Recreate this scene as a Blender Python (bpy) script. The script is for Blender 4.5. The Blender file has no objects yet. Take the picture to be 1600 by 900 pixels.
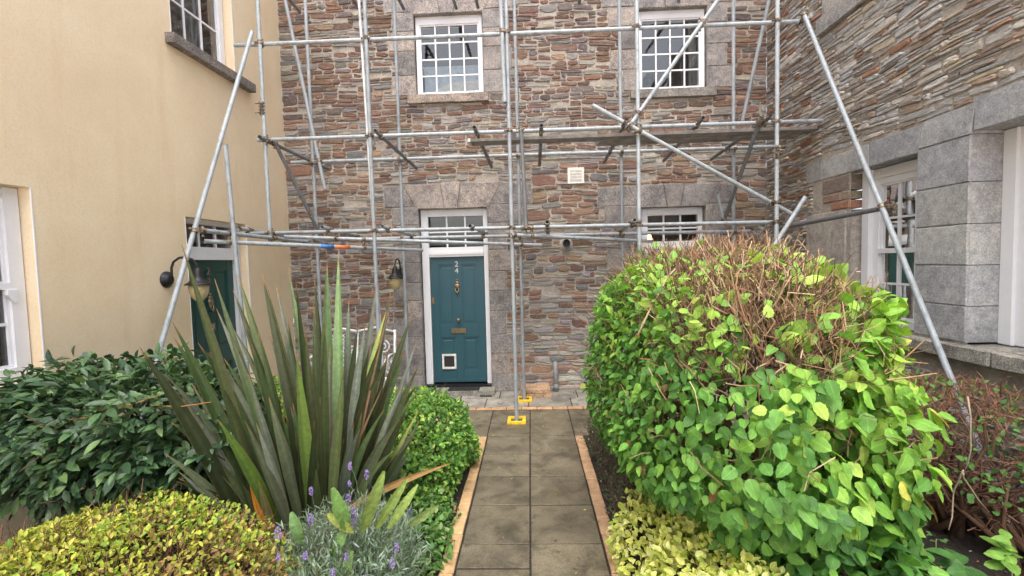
import bpy, math, random
import numpy as np
from mathutils import Vector, Matrix, noise
random.seed(7)
rng = np.random.default_rng(11)
R = math.radians
sc = bpy.context.scene
col = sc.collection

# ------------------------------------------------------------------ camera
FP = 725.0                                   # focal length in photograph pixels (1600 wide)
_dy = Vector((28, 40, 725)).normalized()
_dz = Vector((-.026, 1, -.055)); _dz = (_dz - _dy * _dz.dot(_dy)).normalized()
_dx = _dz.cross(_dy)
if _dx[0] < 0: _dx = -_dx
CAM = Vector((0, 0, 2.0))
cam_d = bpy.data.cameras.new('camera'); cam = bpy.data.objects.new('camera', cam_d); col.objects.link(cam)
cam_d.sensor_width = 36; cam_d.lens = 36 * FP / 1600; cam_d.clip_start = .05; cam_d.clip_end = 400
cam.matrix_world = Matrix(((_dx[0], _dx[1], -_dx[2], CAM.x), (_dy[0], _dy[1], -_dy[2], CAM.y),
                           (_dz[0], _dz[1], -_dz[2], CAM.z), (0, 0, 0, 1)))
sc.camera = cam

def ray(px, py):
    v = Vector((px - 800, 450 - py, FP)); return Vector((v.dot(_dx), v.dot(_dy), v.dot(_dz)))
def at(px, py, y):                            # the point of the place seen at a photograph pixel, at distance y
    r = ray(px, py); return CAM + r * (y / r.y)
def project(p):
    q = Vector(p) - CAM; v = q.x * _dx + q.y * _dy + q.z * _dz
    return (800 + FP * v.x / v.z, 450 - FP * v.y / v.z, v.z) if v.z > .05 else (-9999, -9999, v.z)

# ------------------------------------------------------------------ world, sun, exposure
SUN_EL, SUN_ROT = R(64), R(182)
w = bpy.data.worlds.new('World'); sc.world = w; w.use_nodes = True
nt = w.node_tree; bg = nt.nodes['Background']
sky = nt.nodes.new('ShaderNodeTexSky'); sky.sky_type = 'NISHITA'; sky.sun_disc = False
sky.sun_elevation = SUN_EL; sky.sun_rotation = SUN_ROT; sky.air_density = 1.0; sky.dust_density = 4.0
hs = nt.nodes.new('ShaderNodeHueSaturation'); hs.inputs['Saturation'].default_value = .5
nt.links.new(sky.outputs[0], hs.inputs['Color']); nt.links.new(hs.outputs[0], bg.inputs[0])
bg.inputs[1].default_value = .15
sd = bpy.data.lights.new('sun', 'SUN'); sun = bpy.data.objects.new('sun', sd); col.objects.link(sun)
sd.energy = .6; sd.angle = R(45); sd.color = (1, .985, .96)
# direction towards the sun: behind the camera
az = R(182)
sdir = Vector((math.sin(az) * math.cos(SUN_EL), math.cos(az) * math.cos(SUN_EL), math.sin(SUN_EL)))
sun.rotation_euler = sdir.to_track_quat('Z', 'Y').to_euler()
sc.view_settings.view_transform = 'Standard'; sc.view_settings.look = 'None'
sc.view_settings.gamma = 1; sc.view_settings.exposure = 1.42
sc.cycles.max_bounces = 8; sc.cycles.transparent_max_bounces = 12

# ------------------------------------------------------------------ materials
def lin(h):
    h = h.lstrip('#'); c = [int(h[i:i + 2], 16) / 255 for i in (0, 2, 4)]
    return tuple(((x + .055) / 1.055) ** 2.4 if x > .04045 else x / 12.92 for x in c)

class NT:
    def __init__(s, name):
        s.m = bpy.data.materials.new(name); s.m.use_nodes = True; s.t = s.m.node_tree
        s.b = s.t.nodes['Principled BSDF']; s.out = s.t.nodes['Material Output']
        s.pos = s.t.nodes.new('ShaderNodeNewGeometry').outputs['Position']
    def n(s, typ, **kw):
        nd = s.t.nodes.new(typ)
        for k, v in kw.items(): setattr(nd, k, v)
        return nd
    def set(s, sock, v):
        if isinstance(v, bpy.types.NodeSocket): s.t.links.new(v, sock)
        elif isinstance(v, tuple) and len(v) == 3 and sock.type == 'RGBA': sock.default_value = (*v, 1)
        else: sock.default_value = v
    def map(s, scale=(1, 1, 1), rot=(0, 0, 0), src=None):
        nd = s.n('ShaderNodeMapping'); s.set(nd.inputs[0], src or s.pos)
        nd.inputs['Scale'].default_value = scale; nd.inputs['Rotation'].default_value = rot
        return nd.outputs[0]
    def noise(s, scale, detail=4, rough=.55, vec=None, dist=0, out=0):
        nd = s.n('ShaderNodeTexNoise'); s.set(nd.inputs['Vector'], vec or s.pos)
        nd.inputs['Scale'].default_value = scale; nd.inputs['Detail'].default_value = detail
        nd.inputs['Roughness'].default_value = rough; nd.inputs['Distortion'].default_value = dist
        return nd.outputs[out]
    def voro(s, scale, vec=None, feat='F1', out=0):
        nd = s.n('ShaderNodeTexVoronoi', feature=feat); s.set(nd.inputs['Vector'], vec or s.pos)
        nd.inputs['Scale'].default_value = scale; return nd.outputs[out]
    def ramp(s, fac, stops):
        nd = s.n('ShaderNodeValToRGB'); s.set(nd.inputs[0], fac); cr = nd.color_ramp
        while len(cr.elements) < len(stops): cr.elements.new(.5)
        for e, (p, c) in zip(cr.elements, stops):
            e.position = p; e.color = (*c, 1) if isinstance(c, tuple) else (c, c, c, 1)
        return nd.outputs[0]
    def mix(s, fac, a, b, mode='MIX'):
        nd = s.n('ShaderNodeMix', data_type='RGBA', blend_type=mode)
        s.set(nd.inputs[0], fac); s.set(nd.inputs[6], a); s.set(nd.inputs[7], b); return nd.outputs[2]
    def math(s, op, a, b=0.0, c=None):
        nd = s.n('ShaderNodeMath', operation=op); s.set(nd.inputs[0], a); s.set(nd.inputs[1], b)
        if c is not None: s.set(nd.inputs[2], c)
        return nd.outputs[0]
    def bump(s, h, strength=.5, dist=.01, prev=None):
        nd = s.n('ShaderNodeBump'); s.set(nd.inputs['Height'], h); nd.inputs['Strength'].default_value = strength
        nd.inputs['Distance'].default_value = dist
        if prev: s.set(nd.inputs['Normal'], prev)
        return nd.outputs[0]
    def attr(s, name='Col', out=0):
        nd = s.n('ShaderNodeAttribute'); nd.attribute_name = name; return nd.outputs[out]
    def ocol(s):
        return s.n('ShaderNodeObjectInfo').outputs['Color']
    def fin(s, base=None, rough=None, metal=None, normal=None, spec=None):
        if base is not None: s.set(s.b.inputs['Base Color'], base)
        if rough is not None: s.set(s.b.inputs['Roughness'], rough)
        if metal is not None: s.b.inputs['Metallic'].default_value = metal
        if normal is not None: s.set(s.b.inputs['Normal'], normal)
        if spec is not None: s.b.inputs['Specular IOR Level'].default_value = spec
        return s.m

def m_stone():
    k = NT('rubble_stone'); c = k.attr()
    lam = k.noise(14, 6, .65, k.map((1, 1, 6)), .4)
    c = k.mix(1, c, k.ramp(lam, [(.3, .68), (.5, 1.0), (.72, 1.4)]), 'MULTIPLY')
    c = k.mix(k.ramp(k.noise(9, 4), [(.54, 0.0), (.7, .4)]), c, k.mix(1, c, (1.2, .9, .7), 'MULTIPLY'))
    c = k.mix(k.ramp(k.noise(38, 5, .7), [(.55, 0.0), (.68, .65)]), c, (.40, .37, .33))
    h = k.math('ADD', lam, k.math('MULTIPLY', k.noise(70, 5, .7, k.map((1, 1, 2.5))), .7))
    return k.fin(c, .82, normal=k.bump(h, .9, .014), spec=.3)
def m_mortar():
    k = NT('lime_mortar')
    c = k.ramp(k.noise(5, 5, .6), [(.3, (.36, .32, .28)), (.55, (.47, .425, .375)), (.75, (.56, .515, .46))])
    c = k.mix(k.ramp(k.noise(45, 4, .7), [(.45, 0.0), (.6, .5)]), c, (.22, .19, .16))
    c = k.mix(1, c, k.ramp(k.noise(1.1, 3), [(.35, (.85, .84, .84)), (.65, (1.12, 1.1, 1.06))]), 'MULTIPLY')
    h = k.math('ADD', k.noise(30, 6, .7), k.math('MULTIPLY', k.noise(120, 4, .7), .5))
    return k.fin(c, .95, normal=k.bump(h, .8, .012), spec=.15)
def m_granite(name='granite', tone=(1, 1, 1), sp=1.0):
    k = NT(name); c = k.attr()
    c = k.mix(1, c, tone, 'MULTIPLY')
    c = k.mix(1, c, k.ramp(k.noise(75, 4, .85), [(.36, 1 - .65 * sp), (.5, 1.0), (.64, 1 + .75 * sp)]), 'MULTIPLY')
    c = k.mix(1, c, k.ramp(k.noise(16, 5, .7), [(.3, .72), (.7, 1.25)]), 'MULTIPLY')
    c = k.mix(1, c, k.ramp(k.noise(3.5, 5, .7), [(.34, (1 - .4 * sp, 1 - .43 * sp, 1 - .42 * sp)), (.5, (1, 1, 1)), (.66, (1 + .25 * sp, 1 + .18 * sp, 1 + .08 * sp))]), 'MULTIPLY')
    c = k.mix(k.ramp(k.noise(24, 5, .75), [(.6, 0.0), (.68, .6)]), c, (.42, .41, .37))
    h = k.math('ADD', k.noise(45, 5, .7), k.math('MULTIPLY', k.noise(150, 3, .8), .5))
    return k.fin(c, .85, normal=k.bump(h, .7, .008), spec=.3)
def m_render():
    k = NT('cream_render')
    c = k.ramp(k.noise(1.3, 5, .6), [(.2, lin('#e2cba9')), (.55, lin('#ebd8b8')), (.75, lin('#efdec1'))])
    c = k.mix(k.ramp(k.noise(55, 4, .8), [(.35, .3), (.55, 0.0)]), c, lin('#d3b78e'))
    c = k.mix(k.ramp(k.noise(3.2, 5, .7, k.map((1, 1, .12))), [(.52, 0.0), (.75, .28)]), c, lin('#d3ab86'))
    h = k.math('ADD', k.noise(85, 4, .75), k.math('MULTIPLY', k.noise(240, 2), .4))
    h = k.math('ADD', h, k.math('MULTIPLY', k.noise(6, 3), .5))
    return k.fin(c, .92, normal=k.bump(h, .55, .006), spec=.2)
def m_paint(name, c0, rough=.45, var=.08, dirt=.25):
    k = NT(name); d = tuple(x * (1 - var * 3) for x in c0)
    c = k.mix(k.ramp(k.noise(7, 6, .7), [(.4, 0.0), (.75, dirt)]), c0, d)
    c = k.mix(k.ramp(k.noise(60, 4, .7), [(.62, 0.0), (.72, .35)]), c, tuple(x * .6 for x in c0))
    return k.fin(c, rough, normal=k.bump(k.noise(90, 3), .12, .003))
def m_tube():
    k = NT('galvanised_steel'); base = k.ocol()
    c = k.mix(1, base, k.ramp(k.noise(5, 6, .75, k.map((3, 3, 1))), [(.3, .62), (.5, 1.0), (.7, 1.2)]), 'MULTIPLY')
    c = k.mix(k.ramp(k.noise(13, 6, .75), [(.56, 0.0), (.7, .75)]), c, (.20, .17, .145))
    c = k.mix(k.ramp(k.noise(40, 3, .6), [(.66, 0.0), (.72, .8)]), c, (.7, .72, .72))
    r = k.ramp(k.noise(9, 4), [(.3, .38), (.7, .62)])
    return k.fin(c, r, .12, k.bump(k.noise(60, 4), .15, .003))
def m_rust():
    k = NT('rusty_coupler_steel')
    c = k.ramp(k.noise(24, 5, .7), [(.3, (.06, .045, .04)), (.48, (.13, .095, .07)), (.6, (.40, .34, .25)), (.75, (.5, .45, .36))])
    return k.fin(c, .6, .5, k.bump(k.noise(90, 4), .5, .004))
def m_slab():
    k = NT('wet_paving_slab'); c = k.attr()
    c = k.mix(1, c, k.ramp(k.noise(2.6, 6, .68, None, .6), [(.36, .55), (.48, .95), (.62, 1.25)]), 'MULTIPLY')
    c = k.mix(1, c, k.ramp(k.noise(110, 5, .85), [(.36, .5), (.64, 1.5)]), 'MULTIPLY')
    c = k.mix(k.ramp(k.noise(5.5, 5, .7), [(.52, 0.0), (.68, .6)]), c, (.062, .064, .03))
    c = k.mix(k.ramp(k.noise(9, 6, .75, None, 1.0), [(.56, 0.0), (.64, .6)]), c, (.05, .036, .024))
    c = k.mix(k.ramp(k.noise(33, 4, .75), [(.68, 0.0), (.74, .6)]), c, (.3, .29, .22))
    r = k.ramp(k.noise(3.1, 5, .65), [(.35, .28), (.65, .75)])
    h = k.math('ADD', k.noise(120, 4, .7), k.math('MULTIPLY', k.noise(8, 4), 2.0))
    return k.fin(c, r, normal=k.bump(h, .35, .004), spec=.45)
def m_brick():
    k = NT('buff_edging_brick'); c = k.attr()
    c = k.mix(1, c, k.ramp(k.noise(12, 5, .7), [(.3, .7), (.7, 1.2)]), 'MULTIPLY')
    c = k.mix(k.ramp(k.noise(7, 6, .7), [(.58, 0.0), (.72, .6)]), c, (.10, .07, .035))
    return k.fin(c, .75, normal=k.bump(k.noise(140, 4, .7), .5, .004))
def m_soil():
    k = NT('dark_soil')
    c = k.ramp(k.noise(40, 6, .8), [(.35, (.012, .009, .007)), (.55, (.04, .028, .02)), (.7, (.1, .07, .048))])
    return k.fin(c, .9, normal=k.bump(k.noise(55, 6, .8), 1, .02))
def m_leaf(name, gloss=.42, trans=.3, vein=.25, mot=.15):
    k = NT(name); c = k.mix(1, k.attr(), k.ocol(), 'MULTIPLY')
    c = k.mix(1, c, k.ramp(k.noise(22, 4, .6), [(.3, 1 - mot), (.7, 1 + mot)]), 'MULTIPLY')
    uv = k.n('ShaderNodeUVMap').outputs[0]; sx = k.n('ShaderNodeSeparateXYZ'); k.set(sx.inputs[0], uv)
    ax = k.math('ABSOLUTE', k.math('SUBTRACT', sx.outputs[0], .5))
    s = k.math('SINE', k.math('MULTIPLY', k.math('SUBTRACT', sx.outputs[1], k.math('MULTIPLY', ax, .9)), 50))
    side = k.math('MULTIPLY', k.math('GREATER_THAN', s, .8), .55)
    midv = k.math('LESS_THAN', ax, .035)
    v = k.math('MAXIMUM', side, midv)
    c = k.mix(k.math('MULTIPLY', v, vein), c, k.mix(1, c, (1.7, 1.7, 1.4), 'MULTIPLY'))
    nrm = k.bump(k.math('SUBTRACT', k.noise(60, 2), k.math('MULTIPLY', k.math('MAXIMUM', s, midv), .6)), .35, .004)
    k.fin(c, gloss, normal=nrm, spec=.45)
    tr = k.n('ShaderNodeBsdfTranslucent'); k.set(tr.inputs[0], k.mix(1, c, (1.25, 1.35, .6), 'MULTIPLY'))
    mx = k.n('ShaderNodeMixShader'); mx.inputs[0].default_value = trans
    k.t.links.new(k.b.outputs[0], mx.inputs[1]); k.t.links.new(tr.outputs[0], mx.inputs[2])
    k.t.links.new(mx.outputs[0], k.out.inputs[0]); return k.m
def m_glass():
    k = NT('window_glass'); k.t.nodes.remove(k.b)
    t = k.n('ShaderNodeBsdfTransparent'); t.inputs[0].default_value = (.86, .9, .9, 1)
    g = k.n('ShaderNodeBsdfGlossy'); g.inputs['Roughness'].default_value = .03
    nb = k.bump(k.noise(3, 2), .12, .01); k.set(g.inputs['Normal'], nb)
    f = k.n('ShaderNodeFresnel'); f.inputs[0].default_value = 1.55
    mx = k.n('ShaderNodeMixShader'); k.set(mx.inputs[0], k.math('MULTIPLY', f.outputs[0], 2.6))
    k.t.links.new(t.outputs[0], mx.inputs[1]); k.t.links.new(g.outputs[0], mx.inputs[2])
    k.t.links.new(mx.outputs[0], k.out.inputs[0]); return k.m
def m_flat(name, c, rough=.6, metal=0, bump=.1, scale=60, vary=.2):
    k = NT(name)
    cc = k.mix(1, c, k.ramp(k.noise(scale * .3, 4, .7), [(.3, 1 - vary), (.7, 1 + vary)]), 'MULTIPLY')
    return k.fin(cc, rough, metal, k.bump(k.noise(scale, 4), bump, .004))
def m_attr(name, rough=.6, metal=0, spec=.3, scale=80):
    k = NT(name); c = k.mix(1, k.attr(), k.ramp(k.noise(scale, 4, .7), [(.3, .75), (.7, 1.25)]), 'MULTIPLY')
    return k.fin(c, rough, metal, k.bump(k.noise(scale, 4), .3, .003), spec)
def m_emit(name, c, st):
    k = NT(name); k.b.inputs['Emission Color'].default_value = (*c, 1); k.b.inputs['Emission Strength'].default_value = st
    return k.fin(c, .5)

M = dict(stone=m_stone(), mortar=m_mortar(), granite=m_granite(), limestone=m_granite('grey_dressed_stone', (1.24, 1.25, 1.26), .45),
         render=m_render(), white=m_paint('white_gloss_paint', (.78, .78, .8)), teal=m_paint('teal_door_paint', lin('#305660'), .4, .1),
         green=m_paint('dark_green_door_paint', lin('#1f4a44'), .4, .1), tube=m_tube(), rust=m_rust(), slab=m_slab(), brick=m_brick(),
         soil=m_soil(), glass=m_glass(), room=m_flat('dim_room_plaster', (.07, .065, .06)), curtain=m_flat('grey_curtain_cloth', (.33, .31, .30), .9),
         pale_sheet=m_flat('pale_blue_sheet', (.46, .55, .66), .8), brass=m_flat('aged_brass', (.28, .21, .13), .45, .7), silver=m_flat('silver_metal', (.55, .55, .53), .35, .8),
         black=m_flat('black_iron', (.02, .02, .022), .45, .3, .3), plastic=m_flat('white_plastic', (.72, .7, .64), .4), yellow=m_flat('yellow_plastic', (.75, .5, .03), .45),
         board=m_flat('scaffold_board_timber', (.27, .25, .23), .85, 0, .5, 30, .4), pipe=m_flat('grey_plastic_pipe', (.28, .29, .30), .5),
         bowl=m_flat('amber_glass_bowl', (.52, .42, .22), .15), rubber=m_flat('black_rubber', (.025, .025, .025), .7, 0, .5),
         blue=m_flat('blue_tape', (.06, .19, .5), .5), orange=m_flat('orange_tape', (.75, .2, .08), .5), bark=m_attr('bark', .85),
         flax=m_attr('flax_leaf_skin', .38, 0, .5, 30), leaf=m_leaf('leaf_skin', .56, .25, .5, .25), glossy=m_leaf('glossy_leaf_skin', .3, .12, .15),
         soft=m_leaf('soft_leaf_skin', .6, .25, 0), lamp=m_emit('warm_table_lamp', (1, .5, .16), 4), blotch=m_flat('dark_interior_item', (.09, .055, .035)),
         wiron=m_flat('white_cast_iron', (.75, .76, .76), .5, 0, .3), conc=m_granite('pinkish_concrete', (1.25, 1.05, .9)),
         chip=m_attr('chips', .8), flower=m_attr('petals', .7))

# ------------------------------------------------------------------ mesh building
class Fr:                                      # a wall or ground frame: u along, v up, n out
    def __init__(s, o, U, V, N): s.o, s.U, s.V, s.N = Vector(o), Vector(U), Vector(V), Vector(N)
    def __call__(s, u, v, n=0): return s.o + s.U * u + s.V * v + s.N * n
WY, LX, RX = 7.15, -3.75, 3.55
FA = Fr((0, WY, 0), (1, 0, 0), (0, 0, 1), (0, -1, 0))
FL = Fr((LX, 0, 0), (0, 1, 0), (0, 0, 1), (1, 0, 0))
FR = Fr((RX, 0, 0), (0, 1, 0), (0, 0, 1), (-1, 0, 0))
FG = Fr((0, 0, 0), (1, 0, 0), (0, 1, 0), (0, 0, 1))

class MB:
    def __init__(s): s.v, s.f, s.c, s.cur = [], [], [], (1, 1, 1)
    def add(s, vs, fs, c=None):
        b = len(s.v); s.v += [tuple(x) for x in vs]; s.f += [tuple(i + b for i in f) for f in fs]
        s.c += [c or s.cur] * len(vs); return s
    def box(s, F, u0, u1, v0, v1, n0, n1, ch=0.0):
        if ch > 0: return s.prism(F, [(u0, v0), (u1, v0), (u1, v1), (u0, v1)], n0, n1, ch)
        P = [F(u, v, n) for n in (n0, n1) for (u, v) in ((u0, v0), (u1, v0), (u1, v1), (u0, v1))]
        return s.add(P, [(3, 2, 1, 0), (4, 5, 6, 7), (0, 1, 5, 4), (1, 2, 6, 5), (2, 3, 7, 6), (3, 0, 4, 7)])
    def prism(s, F, poly, n0, n1, ch=.008, jit=0.0, dome=0.0, tilt=(0, 0)):
        n = len(poly); cu = sum(p[0] for p in poly) / n; cv = sum(p[1] for p in poly) / n
        vs = [F(u, v, n0) for u, v in poly]
        def zz(u, v): return tilt[0] * (u - cu) + tilt[1] * (v - cv)
        vs += [F(u, v, n1 - ch + zz(u, v)) for u, v in poly]
        for u, v in poly:
            d = math.hypot(u - cu, v - cv) or 1; k = max(.3, 1 - ch * 1.2 / d)
            uu, vv = cu + (u - cu) * k, cv + (v - cv) * k
            vs.append(F(uu, vv, n1 + zz(uu, vv) + random.uniform(-jit, jit)))
        vs.append(F(cu, cv, n1 + dome + random.uniform(-jit, jit)))
        fs = [tuple(range(n - 1, -1, -1))]
        for i in range(n):
            j = (i + 1) % n
            fs += [(i, j, n + j, n + i), (n + i, n + j, 2 * n + j, 2 * n + i), (2 * n + i, 2 * n + j, 3 * n)]
        return s.add(vs, fs)
    def tube(s, pts, rad, k=6, cap=True, c=None):
        pts = [Vector(p) for p in pts]; n = len(pts)
        if not hasattr(rad, '__len__'): rad = [rad] * n
        b = len(s.v); up = None; vs = []
        for i, p in enumerate(pts):
            t = (pts[min(i + 1, n - 1)] - pts[max(i - 1, 0)])
            t = t.normalized() if t.length > 1e-9 else Vector((0, 0, 1))
            if up is None: up = Vector((0, 0, 1)) if abs(t.z) < .9 else Vector((1, 0, 0))
            x = t.cross(up); x = x.normalized() if x.length > 1e-6 else t.orthogonal().normalized(); up = x.cross(t)
            for j in range(k):
                a = 2 * math.pi * j / k; vs.append(p + (x * math.cos(a) + up * math.sin(a)) * rad[i])
        fs = [(i * k + j, i * k + (j + 1) % k, (i + 1) * k + (j + 1) % k, (i + 1) * k + j) for i in range(n - 1) for j in range(k)]
        if cap: fs += [tuple(range(k - 1, -1, -1)), tuple((n - 1) * k + j for j in range(k))]
        return s.add(vs, fs, c)
    def lathe(s, o, ax, prof, k=20, c=None):
        o = Vector(o); ax = Vector(ax).normalized(); x = ax.orthogonal().normalized(); y = ax.cross(x); vs = []
        for r, h in prof:
            for j in range(k):
                a = 2 * math.pi * j / k; vs.append(o + ax * h + (x * math.cos(a) + y * math.sin(a)) * max(r, .0004))
        n = len(prof)
        fs = [(i * k + j, i * k + (j + 1) % k, (i + 1) * k + (j + 1) % k, (i + 1) * k + j) for i in range(n - 1) for j in range(k)]
        fs += [tuple(range(k - 1, -1, -1)), tuple((n - 1) * k + j for j in range(k))]
        return s.add(vs, fs, c)
    def build(s, name, mat, parent=None, smooth=False, kind=None):
        me = bpy.data.meshes.new(name); me.from_pydata(s.v, [], s.f)
        ca = me.color_attributes.new('Col', 'FLOAT_COLOR', 'POINT')
        ca.data.foreach_set('color', np.array([(*c, 1) for c in s.c], dtype=np.float32).ravel())
        me.materials.append(M[mat] if isinstance(mat, str) else mat)
        if smooth: me.polygons.foreach_set('use_smooth', [True] * len(me.polygons))
        me.update(); return link(name, me, parent, kind)
def root_off(p):
    return p.matrix_world_loc if False else WL[p.name]
WL = {}                                        # world location of every object made here
def link(name, data, parent=None, kind=None, loc=None):
    o = bpy.data.objects.new(name, data); col.objects.link(o)
    target = Vector(loc) if loc is not None else Vector((0, 0, 0))
    if parent is not None: o.parent = parent; o.location = target - WL[parent.name]
    else: o.location = target
    WL[o.name] = target
    if kind: o['kind'] = kind
    return o
def thing(name, label, cat, loc, group=None):
    o = link(name, None, None, None, loc); o.empty_display_size = .1
    o['label'] = label; o['category'] = cat
    if group: o['group'] = group
    return o
def tag(o, label, cat, group=None):
    o['label'] = label; o['category'] = cat
    if group: o['group'] = group
    return o

# ================================================================== GROUND
def grid_sheet(name, mat, x0, x1, y0, y1, z, step, amp, kind='structure', sc_=6):
    mb = MB(); nx = max(1, int((x1 - x0) / step)); ny = max(1, int((y1 - y0) / step))
    for j in range(ny + 1):
        for i in range(nx + 1):
            x = x0 + (x1 - x0) * i / nx; y = y0 + (y1 - y0) * j / ny
            h = amp * (noise.noise(Vector((x * sc_, y * sc_, 1))) + .6 * noise.noise(Vector((x * sc_ * 3, y * sc_ * 3, 4)))) if amp else 0
            mb.v.append((x, y, z + h)); mb.c.append((1, 1, 1))
    mb.f = [(j * (nx + 1) + i, j * (nx + 1) + i + 1, (j + 1) * (nx + 1) + i + 1, (j + 1) * (nx + 1) + i) for j in range(ny) for i in range(nx)]
    return mb.build(name, mat, smooth=True, kind=kind)
grid_sheet('ground', 'conc', -60, 60, -60, 60, -.08, 20, 0)
grid_sheet('soil_bed', 'soil', LX, -.64, -1, 5.22, -.01, .05, .03)
grid_sheet('soil_bed', 'soil', .575, RX, -1, 5.22, -.01, .05, .03)
grid_sheet('joint_sand', 'soil', LX, RX, -1, WY, -.0035, .5, 0)

path = link('paved_path', None, None, 'structure', (0, 3, 0))
def slab(u0, u1, v0, v1, c, name='paving_slab', mat='slab', g=.007, top=0.0, ch=.002):
    mb = MB(); k = random.uniform(.86, 1.12); mb.cur = tuple(x * k for x in c)
    j = lambda: random.uniform(-.0025, .0025)
    t = top + random.uniform(0, .003)
    mb.prism(FG, [(u0 + g + j(), v0 + g + j()), (u1 - g + j(), v0 + g + j()), (u1 - g + j(), v1 - g + j()), (u0 + g + j(), v1 - g + j())],
             -.05, t, ch, .0006, 0, (random.uniform(-.003, .003), random.uniform(-.003, .003)))
    return mb.build(name, mat, path)
WET, DRY = (.148, .124, .082), (.31, .29, .25)
for u0, u1, rows in ((-.535, -.045, [5.26, 4.76, 4.24, 3.73, 3.2, 2.93, 2.42, 1.91, 1.4, .9, .4, -.1, -.6]),
                     (-.045, .465, [5.26, 4.76, 4.24, 3.73, 3.2, 2.69, 2.18, 1.67, 1.16, .66, .15, -.35])):
    for a, b in zip(rows, rows[1:]): slab(u0, u1, b, a, WET)
xs = [-.045 - .5 * k for k in range(8)] + [-.045 + .51 * k for k in range(1, 8)]; xs = sorted(xs)
for a, b in zip(xs, xs[1:]):
    a2, b2 = max(a, LX + .02), min(b, RX - .02)
    if b2 - a2 > .1:
        slab(a2, b2, 5.26, 5.76, WET); slab(a2, b2, 5.76, 6.21, WET)
for a in np.arange(LX + .02, RX - .1, .61):
    slab(a, min(a + .61, RX - .02), 6.34, 6.76, DRY if random.random() < .7 else WET)
for a in np.arange(LX + .02 - .25, RX - .1, .58):
    slab(max(a, LX + .02), min(a + .58, RX - .02), 6.76, WY - .005, DRY)
y = 5.25
while y > -.8:                                  # edging bricks each side of the path
    L = .215
    for (a, b) in ((-.64, -.54), (.47, .57)):
        slab(a + random.uniform(-.006, .004), b, y - L, y, (.53, .34, .165) if a < 0 else (.50, .31, .175), 'edging_brick', 'brick', .004, .006, .008)
    y -= L
for a in np.arange(LX + .02, RX - .2, .21):
    slab(a, a + .21, 6.225, 6.325, (.52, .31, .16), 'edging_brick', 'brick', .004, .004, .006)

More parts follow.
